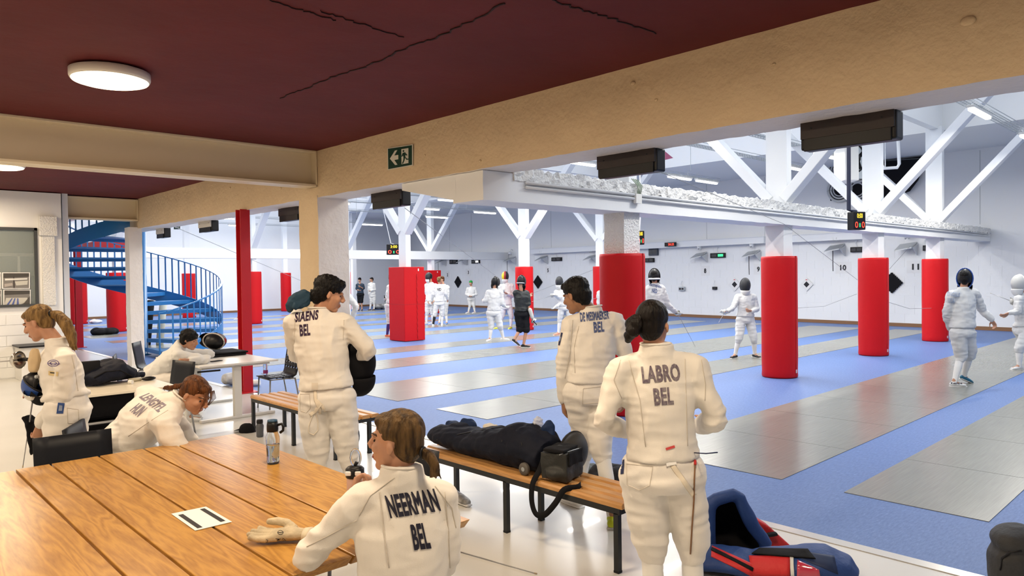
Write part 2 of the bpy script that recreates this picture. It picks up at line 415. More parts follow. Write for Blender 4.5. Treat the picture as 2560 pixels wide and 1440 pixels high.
two_tone(beam, M_HALLTONE, lambda n: n.z < -.6 or n.x > .6)  # underside and hall side coloured as hall-lit, front stays lamp-warm ochre
beam['kind'] = 'structure'; beam['label'] = 'long uneven cream painted concrete beam over the seating area edge'
for k, (px, py, r) in enumerate(((2420, 52, .03), (1582, 208, .018), (1062, 388, .01), (700, 470, .03), (1200, 402, .012), (575, 470, .02), (1935, 160, .01), (1640, 250, .012))):
    p = onx(px, py, 4.955)
    part('plaster_chip', MB().ell(p, (.008, r*1.5, r), nu=10, nv=6), M_LOUNGE, beam, True)
c1 = bm_obj('concrete_column', displaced_box((4.955, 9.03, 0), (5.43, 9.57, 2.97), .05, .008, 5), M_LOUNGE); two_tone(c1, M_HALLTONE, lambda n: n.x > -.6); c1['kind'] = 'structure'; c1['label'] = 'cream concrete column behind the fencer with a mask under the arm'  # all sides but the lamp-lit lounge face take the hall-light colour
c2 = bm_obj('concrete_column', displaced_box((4.78, 16.85, 0), (5.04, 17.15, 2.97), .05, .007, 5), M_LOUNGE); two_tone(c2, M_HALLTONE, lambda n: True); c2['kind'] = 'structure'; c2['label'] = 'white concrete column in front of the blue spiral staircase'
def ibeam(y, z0, z1, label):
    mb = MB().box((-3.6, y, z0), (4.95, y+.28, z0+.035)).box((-3.6, y, z1-.03), (4.95, y+.28, z1)).box((-3.6, y+.128, z0), (4.95, y+.152, z1))
    mb.box((4.93, y, z0), (4.955, y+.28, z1))
    return struct('steel_beam', mb, M_LSTEEL, label, bevel=.006)
ibeam(9.02, 3.085, 3.58, 'cream steel beam under the ceiling meeting the concrete column')
ibeam(16.75, 3.10, 3.56, 'cream steel beam in front of the spiral staircase')
solo('smoke_detector', MB().lathe(onz(305, 512, 3.50)+V((0, -.1, -.06)), ((.05, 0), (.06, .03), (.06, .06)), 16), M_WTOP, 'small white detector at the end of the far cream beam', 'detector')
# ---- the concrete beam of the hall with its columns, steel posts and braces
hb = bm_obj('hall_concrete_beam', displaced_box((5.0, 5.65, 2.63), (24.85, 6.15, 2.94), .10, .006, 4), M_WHITE); hb['kind'] = 'structure'; hb['label'] = 'white concrete beam running through the hall to the far wall'
def rubble():
    bm = displaced_box((5.43, 5.63, 2.86), (24.85, 6.17, 3.0), .045, .035, 15)
    return bm_obj('broken_edge', bm, M_CONC, hb, False)
rubble()
part('haunch', MB().raw([(5.0, 6.1, 2.66), (5.0, 7.1, 2.86), (6.6, 6.14, 2.64), (5.0, 6.1, 2.94), (5.0, 7.1, 2.94), (6.6, 6.14, 2.94)], [(2, 1, 0), (3, 4, 5), (0, 1, 4, 3), (1, 2, 5, 4), (2, 0, 3, 5)]), M_WHITE, hb)
for dz in (0, .05):
    part('conduit', MB().tube([(5.6, 5.62, 2.80+dz), (24.6, 5.62, 2.78+dz)], .017, 8), M_STEEL, hb, True)
mb = MB(); mb.box((7.55, 5.585, 2.74), (7.67, 5.63, 2.86)); part('junction_box', mb, M_WTOP, hb)
for k in range(4): part('cable', MB().tube([(7.6+.02*k, 5.6, 2.86), (7.58+.03*k, 5.58, 2.96), (7.5+.04*k, 5.62, 3.05)], .006, 6), mat('green_cable', (.30, .38, .26), .6), hb, True)
def hall_post(X, Y, concrete=True, label='', top=5.45, braces=True, w=.46):
    t = thing('hall_column', label, 'column', (X, Y, 0), 'columns of the hall', 'structure')
    if concrete:
        org = ORG[t.name]; bm = displaced_box((-.165, -.165, 0), (.165, .165, 2.66), .08, .008, 5); bm_obj('concrete_shaft', bm, M_CONC if X < 8 else M_WHITE, t)
        z0 = 2.9
    else: z0 = 0
    h = w/2
    part('steel_post', MB().box((X-.085, Y-h*.82, z0), (X+.085, Y+h*.82, top)), M_STEEL, t)
    if braces:
        for s in (-1, 1):
            part('knee_brace', MB().beam((X, Y+s*.12, 3.08), (X, Y+s*2.6, 5.75), .24, .17), M_STEEL, t, bevel=.01)
    return t
for i, X in enumerate((7.65, 12.08, 16.42, 20.6)):
    hall_post(X, 5.9, True, 'white hall column on the concrete beam, %s from the near end' % ('first', 'second', 'third', 'fourth')[i], braces=i > 0)
for X, nm in ((12.1, 'white steel column above the boxy red pad'), (16.9, 'slim white steel column behind the fencer dressed in black'), (20.9, 'slim white steel column hidden behind the shaded red pad')):
    hall_post(X, 17.1, False, nm, w=.42)
for X, nm in ((7.6, 'white steel column behind the spiral stair treads'), (12.6, 'white steel column behind the red steel post'), (16.9, 'white steel column behind the cream column'), (21.6, 'white steel column behind the boxy red pad')):
    hall_post(X, 28.35, False, nm, w=.42)
struct('hall_beam', MB().box((5.4, 28.1, 2.63), (26.6, 28.6, 3.02)), M_WHITE, 'white beam crossing the far left of the hall')
for X in (7.8, 12.6, 18.4, 21.7):
    struct('hall_post', MB().box((X-.12, 35.5, 0), (X+.12, 35.75, 5.4)) if X != 18.4 else MB().box((X-.12, 37.2, 0), (X+.12, 37.4, 5.4)), M_STEEL)
# ---- red pads
def pad(X, Y, r, label, box=None, h=2.1):
    if box:
        x0, y0, x1, y1 = box; t = thing('column_pad', label, 'column pad', ((x0+x1)/2, (y0+y1)/2, 0), 'red column pads')
        part('cover', MB().box((x0, y0, .01), (x1, y1, h)), M_RED, t, bevel=.015)
        part('seam', MB().box((x0-.004, y0-.004, 1.04), (x1+.004, y1+.004, 1.05)), mat('red_seam', (.40, .008, .012), .5), t)
        part('zip', MB().tube([(x0+(x1-x0)*.62+.012*math.sin(k*1.9), y0-.006, .05+k*.05) for k in range(38)], .009, 5), mat('red_seam', (.45, .01, .015), .5), t)
        part('label_tag', MB().box((x0+(x1-x0)*.68, y0-.006, h-.12), (x0+(x1-x0)*.73, y0, h-.05)), M_SIGNW, t)
        return t
    t = thing('column_pad', label, 'column pad', (X, Y, 0), 'red column pads')
    prof = [(r*.97, .004), (r, .03), (r*.985, .12)] + [(r*(1+.004*math.sin(k*1.7)), .12+k*(h-.2)/8) for k in range(1, 8)] + [(r, h-.04), (r*.98, h), (r*.8, h), ]
    part('cover', MB().lathe((X, Y, 0), prof, 40), M_RED, t, True)
    a = math.atan2(-Y, -X)+1.1
    q = V((X+r*math.cos(a), Y+r*math.sin(a), 0))
    part('seam', MB().tube([q+V((0, 0, .02)), q+V((0, 0, h*.5)), q+V((0, 0, h))], .009, 6), mat('red_seam', (.40, .008, .012), .5), t)
    part('label_tag', MB().obox(q+V((0, 0, .12))+V((math.cos(a), math.sin(a), 0))*.004, V((-math.sin(a), math.cos(a), 0))*.02, V((math.cos(a), math.sin(a), 0))*.002, (0, 0, .03)), M_SIGNW, t)
    return t
pad(7.65, 5.9, .30, 'round red pad in shade beside the dark haired fencer')
pad(12.08, 5.9, .30, 'tall round red pad at the front of the right row')
pad(16.42, 5.9, .30, 'round red pad in the middle of the right row, under piste ten')
pad(20.6, 5.9, .30, 'round red pad at the far end of the right row beside the blue mask')
pad(0, 0, 0, 'boxy red pad with a vertical zip in the middle of the hall', (11.76, 16.67, 12.46, 17.43))
pad(16.9, 17.1, .30, 'red pad behind the fencer dressed in black')
pad(20.9, 17.1, .30, 'red pad hidden behind the shaded round pad', )
pad(7.6, 28.4, .32, 'dark round red pad seen between the white column and the blue stair')
pad(12.6, 28.3, .32, 'red pad right behind the slender red steel post')
pad(0, 0, 0, 'red pad half hidden behind the boxy red pad', (21.2, 28.0, 21.95, 28.7))
pad(7.8, 34.7, .36, 'thick round red pad left behind the spiral staircase')
pad(12.6, 35.4, .30, 'red pad seen through the balusters of the stair railing')
pad(18.4, 37.2, .28, 'small red pad left of the cream column by the far wall')
pad(21.7, 36.0, .28, 'red pad right of the cream column by the far wall')
# ---- red steel posts
def hpost(X, Y, top, label):
    mb = MB().box((X-.08, Y-.09, 0), (X+.08, Y-.072, top)).box((X-.08, Y+.072, 0), (X+.08, Y+.09, top)).box((X-.008, Y-.08, 0), (X+.008, Y+.08, top)).box((X-.15, Y-.15, 0), (X+.15, Y+.15, .015))
    return solo('red_steel_post', mb, M_REDSTEEL, label, 'post', 'red steel posts', bevel=.003, org=V((X, Y, 0)))
hpost(4.93, 11.42, 2.95, 'slender red steel post behind the white desk')
hpost(5.1, 22.6, 3.0, 'red steel post under the left side of the blue staircase')
# ---- pads: strip above stair (red underside of the landing)
struct('landing_edge', MB().box((5.6, 22.9, 2.74), (6.9, 24.4, 2.94)), M_REDSTEEL, 'red edge of the landing behind the stairs')
# ---- left end wall of the seating area, with the office window
yw = 16.45
wall_l = thing('wall_lounge_end', 'white block wall with the office window', 'wall', (0, yw, 0), None, 'structure')
px92 = ony(92, 570, yw); zs = ony(0, 765, yw).z; zt = px92.z; xr = px92.x
part('lower_wall', MB().box((-3.6, yw, 0), (3.45, yw+.15, zs)), M_WHITE, wall_l)
part('side_wall', MB().box((xr, yw, zs), (3.45, yw+.15, 3.56)), M_WHITE, wall_l)
part('upper_wall', MB().box((-3.6, yw, zt), (xr, yw+.15, 3.56)), M_WHITE, wall_l)
part('pillar', MB().box((3.1, yw-.06, zs-.02), (3.32, yw, 2.72)).box((3.06, yw-.1, 2.72), (3.36, yw, 3.1)), M_CONC, wall_l, bevel=.01)
lb = MB().box((.006, -.012, .004), (.594, 0, .194)).mesh('wall_block'); lb.materials.append(M_WHITE)
for k in range(int(zs/.2)):
    for j in range(6):
        x = -.2+.6*j+(.3 if k % 2 else 0)
        if x+.6 > 3.45: continue
        o = bpy.data.objects.new('wall_block', lb); C.objects.link(o); o.parent = wall_l; o.location = (x, 0, .02+.2*k)
# the window
fr = mat('office_frame', (.66, .67, .65), .4); M_GLASSD = mat('office_glass', (.55, .62, .60), .03, trans=0, alpha=.25, spec=.6)
win = thing('window_1', 'large office window with photographs on the glass', 'window', (xr-1.5, yw, zs), None, 'structure')
part('window_frame', MB().box((xr-.05, yw-.03, zs), (xr, yw+.08, zt)).box((-1, yw-.03, zt-.05), (xr, yw+.08, zt)).box((-1, yw-.05, zs-.03), (xr+.02, yw+.08, zs+.02)), mat('dark_frame', (.06, .065, .07), .4), win)
part('window_pane', MB().box((-1, yw+.02, zs), (xr-.04, yw+.026, zt-.04)), M_GLASSD, win)
off = thing('wall_office', 'grey office room behind the window', 'wall', (1.5, yw+2.2, 0), None, 'structure')
M_OFF = mat('office_grey', (.42, .46, .45), .6)
part('back_wall', MB().box((-2, yw+2.2, 0), (3.44, yw+2.3, 3.5)), M_OFF, off)
part('partition', MB().box((2.2, yw+.9, 2.35), (3.2, yw+.95, 2.41)).box((2.2, yw+.9, 1), (2.25, yw+.95, 2.4)).box((2.86, yw+.9, 1), (2.9, yw+.95, 2.4)), fr, off)
part('dark_door', MB().box((3.04, yw+.6, 0), (3.42, yw+.66, 1.95)), mat('slate_door', (.035, .06, .085), .4), off)
part('office_floor', MB().box((-2, yw+.15, 0), (3.44, yw+2.2, .02)), M_OFF, off)
# photographs fixed to the glass
def photo(x0, x1, y0, y1, label, k):
    a, b, c, d = [ony(x, y, yw-.004) for x, y in ((x0, y1), (x1, y1), (x1, y0), (x0, y0))]; q = quad(a, b, c, d); n = V((0, -.003, 0))
    t = thing('photograph', label, 'photograph', a, 'photographs on the office glass')
    part('paper', MB().prism([a, b, c, d], (0, .003, 0)), M_SIGNW, t)
    def patch(nm, us, col, lift):
        part(nm, MB().raw([q(u, v)+n*lift for u, v in us], [tuple(range(len(us)))]), mat('photo_%d_%d_%d' % tuple(int(c*255) for c in col), col, .4), t)
    patch('print', [(.04, .05), (.96, .05), (.96, .95), (.04, .95)], (.22, .21, .20), 1)
    patch('ceiling_print', [(.04, .66), (.96, .74), (.96, .95), (.04, .95)], (.07, .065, .06), 2)
    patch('floor_print', [(.04, .05), (.6, .05), (.9, .3), (.86, .5), (.1, .48)] if k else [(.5, .2), (.9, .25), (.92, .5), (.45, .45)], (.56, .55, .50), 2)
    if k:
        for j in range(3): patch('stripe_print', [(.12+.18*j, .06), (.2+.18*j, .06), (.34+.1*j, .46), (.3+.1*j, .46)], (.10, .14, .38), 3)
        patch('shade_print', [(.7, .06), (.96, .06), (.96, .6)], (.09, .085, .08), 3)
    else:
        patch('post_print', [(.4, .06), (.45, .06), (.43, .8), (.39, .8)], (.06, .05, .05), 3); patch('table_print', [(.08, .1), (.38, .2), (.36, .36), (.08, .3)], (.42, .38, .36), 3)
        patch('bright_print', [(.1, .5), (.9, .56), (.9, .66), (.1, .62)], (.7, .7, .68), 3)
photo(5, 75, 681, 722, 'upper photograph of an empty hall on the office glass', 0)
photo(8, 77, 724, 764, 'lower photograph with blue stripes on the office glass', 1)
photo(-60, 3, 681, 722, 'photograph cut by the picture edge, upper row on the office glass', 0)
photo(-60, 4, 724, 764, 'photograph cut by the picture edge, lower row on the office glass', 1)
# low cabinet against the block wall
t = thing('cabinet', 'low white cabinet with a black tray against the block wall', 'cabinet', (2.85, 16.1, 0))
part('body', MB().box((2.62, 15.8, 0), (3.3, 16.42, .62)), M_WTOP, t, bevel=.005)
part('tray', MB().box((2.58, 15.74, .62), (3.34, 16.42, .65)), M_BLACK, t, bevel=.004)
# ---- ceiling lamps of the seating area (disc lamps)
M_LAMPB = mat('lamp_rim', (.85, .82, .75), .4); M_LAMPL = mat('lamp_diffuser', (1, .9, .75), .4, emit=((1, .80, .50), 6))
def disc_lamp(X, Y, r, label):
    t = thing('ceiling_lamp', label, 'ceiling lamp', (X, Y, 3.58), 'disc lamps of the seating area')
    part('housing', MB().lathe((X, Y, 3.49), ((r*.97, 0), (r, .02), (r, .07), (r*.8, .09)), 40), M_LAMPB, t, True)
    part('diffuser', MB().lathe((X, Y, 3.462), ((r*.25, 0), (r*.8, .006), (r*.93, .018), (r*.95, .03)), 40), M_LAMPL, t, True)
    l = area('lamp_light', (X, Y, 3.44), r*1.7, r*1.7, 56, (1, .80, .56), 'DISK')
for X, Y, lb_ in ((1.76, 6.6, 'large lit white disc lamp on the maroon ceiling'), (2.0, 3.42, 'lit disc lamp at the top edge of the picture'), (1.9, 12.6, 'lit disc lamp at the left edge beyond the cream beam'), (1.9, 9.9, 'disc lamp hidden above the cream steel beam'),
                  (2.0, 1.1, 'disc lamp overhead near the camera'), (-1.3, 3.9, 'disc lamp of the second row behind the camera'), (-1.3, 6.6, 'disc lamp of the second row above the table end'), (-1.3, 1.1, 'disc lamp of the second row near the corner'), (-1.3, 9.9, 'added disc lamp of the second row beyond the cream beam'), (-1.3, 12.6, 'added disc lamp of the second row by the office window'), (1.9, 15.2, 'added disc lamp in front of the office window wall')):  # last three lamps are unseen, added to brighten the office window wall
    disc_lamp(X, Y, .30, lb_)
# ================================================================== spiral staircase
def staircase():
    c = dep(355, 690, 17.7); cx, cy = c.x, c.y; R = 1.82; RISE = 3.3
    south = math.atan2(-cy, -cx); a0 = south + math.radians(16)          # start angle; going counter-clockwise seen from above
    def pt(th, r, z): return V((cx + r*math.cos(a0+th), cy + r*math.sin(a0+th), z))
    t = thing('spiral_staircase', 'blue steel spiral staircase with balusters behind the white column', 'staircase', (cx, cy, 0))
    part('centre_pole', MB().lathe((cx, cy, 0), ((.17, 0), (.17, .02), (.105, .03), (.105, 4.6)), 20), M_BLUE, t, True)
    TURN = 2*PI*1.02; zf = lambda th: RISE*th/(2*PI)
    def band(name, r, z0, z1, thk, n=90, th0=0, th1=TURN):
        vs = []; fs = []
        for k in range(n+1):
            th = th0+(th1-th0)*k/n; z = zf(th)
            for rr, zz in ((r, z+z0), (r+thk, z+z0), (r+thk, z+z1), (r, z+z1)): vs.append(pt(th, rr, max(0, zz)))
        for k in range(n):
            for j in range(4): fs.append((4*k+j, 4*k+(j+1) % 4, 4*k+4+(j+1) % 4, 4*k+4+j))
        fs += [(3, 2, 1, 0), tuple(4*n+j for j in range(4))]
        return part(name, MB().raw(vs, fs), M_BLUE, t, 'angle')
    band('stringer', R-.02, -.14, .20, .02)
    band('handrail', R-.03, 1.10, 1.125, .045)
    n = 15
    for k in range(n):
        th = TURN*k/n; dth = TURN/n*1.12; z = RISE*(k+1)/n*1.0 - .04
        vs = []
        for zz in (z, z-.03):
            vs += [pt(th, .07, zz), pt(th, R-.02, zz), pt(th+dth/2, R-.02, zz), pt(th+dth, R-.02, zz), pt(th+dth, .07, zz)]
        tr = part('tread', MB().raw(vs, [(4, 3, 2, 1, 0), (5, 6, 7, 8, 9), (0, 1, 6, 5), (1, 2, 7, 6), (2, 3, 8, 7), (3, 4, 9, 8), (4, 0, 5, 9)]), M_BLUE, t)
        part('tread_lip', MB().raw([pt(th, .07, z), pt(th, R-.02, z), pt(th, R-.02, z-.09), pt(th, .07, z-.09), pt(th-.012, .07, z), pt(th-.012, R-.02, z), pt(th-.012, R-.02, z-.09), pt(th-.012, .07, z-.09)],
             [(0, 1, 2, 3), (7, 6, 5, 4), (0, 4, 5, 1), (1, 5, 6, 2), (2, 6, 7, 3), (3, 7, 4, 0)]), M_BLUE, tr)
    nb = 66
    for k in range(nb+1):
        th = .06 + (TURN-.1)*k/nb; z = zf(th); p = pt(th, R-.005, 0); tg = V((-math.sin(a0+th), math.cos(a0+th), 0)); rd = V((math.cos(a0+th), math.sin(a0+th), 0))
        part('baluster', MB().obox(p+V((0, 0, max(.62, z+.62))), tg*.018, rd*.005, (0, 0, .50)), M_BLUE, t)
    pn = pt(-.1, R-.005, 0)
    part('newel', MB().tube([pn, pn+V((0, 0, 1.08))], .02, 8), M_BLUE, t)
    part('rail_end', MB().tube([pn+V((0, 0, 1.08)), pt(-.02, R-.005, 1.10)], .018, 8), M_BLUE, t)
    # things leaning under the stairs
    for k, (px, py) in enumerate(((374, 872), (392, 860))):
        p0 = dep(px-6+14*k, 905, 20.3); p0.z = 0
        solo('rolled_mat', MB().lathe(p0, ((.09, 0), (.1, .02), (.1, 1.25), (.06, 1.27)), 14, axis=(.12, .05, 1)), mat('mat_grey', (.42, .43, .38), .7) if k else M_BLACKM,
             ('black', 'pale grey')[k]+' roll leaning under the blue staircase', 'roll', smooth=True)
staircase()

# ================================================================== hall equipment on the far wall
M_TRAY = mat('console_metal', (.52, .54, .55), .35, .5)
NUMS = (('2', 1119, 687, 10), ('3', 1171, 681, 11), ('5', 1370, 676, 12), ('6', 1492, 677, 13), ('8', 1763, 677, 14), ('9', 1896, 673, 14), ('10', 2108, 669, 24), ('11', 2289, 667, 22))
for s, px, py, hw in NUMS:
    c = onw(px, py, .012); sc = (c-CP).dot(FW)/FPX; wd = .24 if len(s) == 1 else .42
    t = thing('number_sign', 'sign with numeral %s on the far wall, %s' % ({'2':'two','3':'three','5':'five','6':'six','8':'eight','9':'nine','10':'ten','11':'eleven'}[s], {'2':'left of the jagged black diamond','3':'right of the jagged black diamond','5':'right of a red pad','6':'beside the shaded red pad','8':'under the box with the green light','9':'half hidden by the front red pad','10':'between the front and middle red pads','11':'between the middle and far red pads'}[s]), 'sign', c, 'piste number signs')
    part('plate', MB().obox(c-WN*.006, WD*(.2 if len(s) == 1 else .27), WN*.004, (0, 0, .2)), M_SIGNW, t)
    h = .095; w_ = .055 if len(s) == 1 else .105; o = c+WN*.004
    R_ = -WD   # reading direction for a viewer facing the wall
    lettering('lettering', s, quad(o-R_*w_-V((0, 0, h)), o+R_*w_-V((0, 0, h)), o+R_*w_+V((0, 0, h)), o-R_*w_+V((0, 0, h))), M_PRINT, t, offset=.035)
def console(px, py, label, strap=False):
    """angled fold-down shelf bracket with a cable reel above it"""
    c = onw(px, py, .02); t = thing('reel_console', label, 'wall bracket', c, 'angled brackets along the far wall')
    a = c+WN*.02; 
    part('shelf', MB().prism([a+WD*.30+V((0, 0, .10)), a-WD*.22+V((0, 0, .16)), a-WD*.22+WN*.42+V((0, 0, -.02)), a+WD*.30+WN*.42+V((0, 0, -.10))], (0, 0, .03)), M_TRAY, t)
    part('support', MB().prism([a-WD*.22+V((0, 0, .13)), a-WD*.22+V((0, 0, -.24)), a-WD*.22+WN*.04+V((0, 0, -.24)), a-WD*.22+WN*.38+V((0, 0, 0))], -WD*.03), mat('console_grey', (.62, .63, .65), .5), t)
    part('reel', MB().lathe(a+WN*.2+V((0, 0, .36)), ((.08, -.06), (.09, -.05), (.05, -.02), (.05, .02), (.09, .05), (.08, .06)), 16, axis=WD), M_STEEL, t, True)
    part('arm', MB().tube([a+V((0, 0, .52)), a+WN*.12+V((0, 0, .56)), a+WN*.2+V((0, 0, .44))], .018, 8), M_STEEL, t, True)
    if strap: part('strap', MB().tube([a+WN*.4+V((0, 0, -.05)), a+WN*.4+V((0, 0, -.4)), a+WN*.39+V((0, 0, -.75))], .012, 6), M_BLACKM, t)
for px, py, nb, st in ((1110, 655, 'piste two', 1), (1163, 653, 'piste three', 0), (1283, 650, 'piste four', 1), (1362, 648, 'piste five', 0), (1485, 646, 'piste six', 0), (1757, 641, 'piste eight', 0), (1888, 637, 'piste nine', 1), (2097, 623, 'piste ten', 1), (2275, 620, 'piste eleven', 0)):
    console(px, py, 'angled metal bracket with a cable reel above the number of '+nb, st)
def wallbox(px0, py0, px1, py1, label, lit=None, m=None):
    a, b = onw(px0, py1, .05), onw(px1, py0, .05); c = (a+b)/2; hw = abs((b-a).dot(WD))/2; hh = abs(b.z-a.z)/2
    t = thing('signal_box', label, 'signal box', c, 'black signal boxes on the far wall')
    part('case', MB().obox(c, WD*hw, WN*.05, (0, 0, hh)), m or M_BLACK, t, bevel=.01)
    part('window', MB().obox(c+WN*.052+WD*hw*.45, WD*hw*.35, WN*.003, (0, 0, hh*.5)), mat('dull_lens', (.05, .05, .055), .2), t)
    part('window', MB().obox(c+WN*.052-WD*hw*.45, WD*hw*.35, WN*.003, (0, 0, hh*.5)), lit or mat('dull_lens', (.05, .05, .055), .2), t)
    part('cable', MB().tube([c+V((0, 0, hh)), c+V((0, 0, hh+.12))+WD*.05, c+V((0, 0, hh+.25))], .012, 6), M_STEEL, t)
wallbox(1125, 649, 1143, 660, 'small black signal box beside the bracket of piste two')
wallbox(1180, 649, 1199, 659, 'black signal box with a white light beside the bracket of piste three', mat('white_led', (1, 1, 1), .5, emit=((1, 1, 1), 2)))
wallbox(1380, 643, 1404, 653, 'black signal box beside the bracket of piste five')
wallbox(1613, 645, 1635, 656, 'black signal box under the dark wall speaker')
wallbox(1777, 632, 1813, 645, 'black signal box with a bright green light', M_GREENLED)
wallbox(2127, 617, 2158, 631, 'black signal box beside the bracket of piste ten')
wallbox(2308, 613, 2322, 627, 'black signal box beside the bracket of piste eleven')
wallbox(1623, 620, 1645, 639, 'dark square wall speaker right of the shaded red pad', None, mat('slate_case', (.04, .05, .07), .4))
wallbox(1782, 717, 1792, 724, 'tiny black socket box on the wall below piste eight')
wallbox(1698, 717, 1712, 727, 'small grey socket box on the wall left of piste eight', None, M_GALV)
# targets: diamonds
def diamond(px, py, hp, label, dark, jag=False):
    c = onw(px, py, .03); r = hp*(c-CP).dot(FW)/FPX; t = thing('wall_target', label, 'target', c, 'diamond targets on the far wall')
    def dia(rr, n, thk):
        pts = []
        cor = [V((0, 0, rr)), WD*rr, V((0, 0, -rr)), -WD*rr]
        for i in range(4):
            a, b = cor[i], cor[(i+1) % 4]
            m_ = 14 if jag else 1
            for k in range(m_):
                q = a.lerp(b, k/m_)
                if jag and k % 2: q = q*1.10
                pts.append(c+WN*n+q)
        return MB().prism(pts, WN*thk)
    if dark: part('mat', dia(r, 0, .03), M_BLACKM, t)
    else:
        part('board', dia(r, 0, .02), M_SIGNW, t)
        part('black_centre', dia(r*.45, .02, .004), M_PRINT, t)
        part('print_line', MB().obox(c+WN*.022+V((0, 0, r*.68)), WD*r*.14, WN*.002, (0, 0, r*.05)), mat('red_print', (.6, .05, .05), .5), t)
diamond(1145, 705, 14, 'black jagged diamond mat below pistes two and three', True, True)
diamond(1345, 705, 16, 'black jagged diamond mat half behind a red pad', True, True)
diamond(1837, 711, 17, 'white diamond target with black centre between pistes eight and nine', False)
diamond(2017, 711, 17, 'white diamond target with black centre between the red pads', False)
diamond(2230, 707, 25, 'large black jagged diamond mat behind the middle red pad', True, True)
# clock
def led_text(name, txt, c, R_, hw, hh, m, parent, n):
    lettering(name, txt, quad(c-R_*hw-V((0, 0, hh))+n, c+R_*hw-V((0, 0, hh))+n, c+R_*hw+V((0, 0, hh))+n, c-R_*hw+V((0, 0, hh))+n), m, parent, offset=.0)
c = onw(1676, 611, .42); t = thing('wall_clock', 'black digital clock with red digits on the wall rail', 'clock', c)
part('case', MB().obox(c, WD*.27, WN*.05, (0, 0, .08)), M_BLACK, t, bevel=.008)
led_text('digits', '20:25', c-WD*.07, -WD, .15, .045, M_DIGR, t, WN*.053)
# hanging scoreboards
def scoreboard(px0, py0, px1, py1, D, label, time, pts, ang, cable):
    a = dep((px0+px1)/2, (py0+py1)/2, D); hw = (px1-px0)/2/FPX*D; hh = (py1-py0)/2/FPX*D
    R_ = (RT*math.cos(ang)+FW*math.sin(ang)); R_.z = 0; R_.normalize(); n = V((R_.y, -R_.x, 0)); n = n if n.dot(CP-a) > 0 else -n
    t = thing('scoreboard', label, 'scoreboard', a, 'hanging scoreboards')
    hw /= max(.3, math.cos(ang))
    part('case', MB().obox(a, R_*hw, n*.07, (0, 0, hh)), M_BLACK, t, bevel=.01)
    f = n*.073
    led_text('clock_digits', time, a+V((0, 0, hh*.55)), R_, hw*.45, hh*.26, M_DIGY, t, f)
    led_text('score_left', pts[0], a-R_*hw*.55-V((0, 0, hh*.45)), R_, hw*.24, hh*.34, M_DIGR, t, f)
    led_text('score_right', pts[1], a+R_*hw*.55-V((0, 0, hh*.45)), R_, hw*.24, hh*.34, M_DIGR, t, f)
    part('penalty_lights', MB().obox(a-V((0, 0, hh*.5))+f, R_*hw*.06, n*.002, (0, 0, hh*.22)), M_GREENLED, t)
    part('hanger', MB().tube([a+V((0, 0, hh))] + [dep(x, y, D) for x, y in cable] + ([V((dep(*cable[-1], D).x, dep(*cable[-1], D).y, 7.6))] if D != 10.6 else []), .03 if D < 12 else .012, 6), mat('navy_strap', (.01, .014, .04), .6) if D < 12 else M_STEEL, t)
scoreboard(2124, 530, 2158, 575, 10.6, 'hanging scoreboard showing 0:00 in amber and red zeros', '0:00', '00', .25, ((2122, 525), (2122, 360)))
scoreboard(1590, 577, 1608, 612, 13.0, 'hanging scoreboard beside the shaded column', '3:00', '00', .2, ((1601, 540),))
scoreboard(967, 611, 1003, 637, 21, 'hanging scoreboard by the boxy red pad column', '3:00', '00', .1, ((977, 608), (957, 520)))
# boxes fixed under the cream beam
def beambox(px, Y0, Y1, label, light=False):
    t = thing('display_box', label, 'equipment box', (5.4, (Y0+Y1)/2, 2.74), 'dark boxes hanging along the cream beam')
    part('back_plate', MB().box((5.31, Y0, 2.825), (5.33, Y1, 2.96)), mat('pale_plate', (.55, .52, .48), .5) if light else M_DARKBOX, t)
    part('case', MB().box((5.33, Y0-.01, 2.745), (5.47, Y1+.01, 2.95)), M_BLACK, t, bevel=.015)
    part('lower_lip', MB().box((5.315, Y0+.02, 2.735), (5.34, Y1-.02, 2.83)), M_BLACK, t, bevel=.005)
    for y in (Y0+.08, Y1-.08): part('bolt', MB().lathe((5.309, y, 2.9), ((.007, 0), (.007, .004)), 8, axis=(-1, 0, 0)), M_BLACK, t)
for Y0, Y1, lb_, lg in ((1.77, 2.42, 'large dark box under the cream beam nearest the camera', 0), (3.73, 4.38, 'dark box under the cream beam above the shaded red pad', 0), (7.58, 8.25, 'dark box under the beam just right of the cream column', 0),
                       (10.3, 10.95, 'dark box under the beam just left of the cream column', 0), (13.75, 14.35, 'pale backed black box under the beam near the red post', 1), (16.35, 16.8, 'pale backed black box under the beam near the white column', 1)):
    beambox(0, Y0, Y1, lb_, lg)
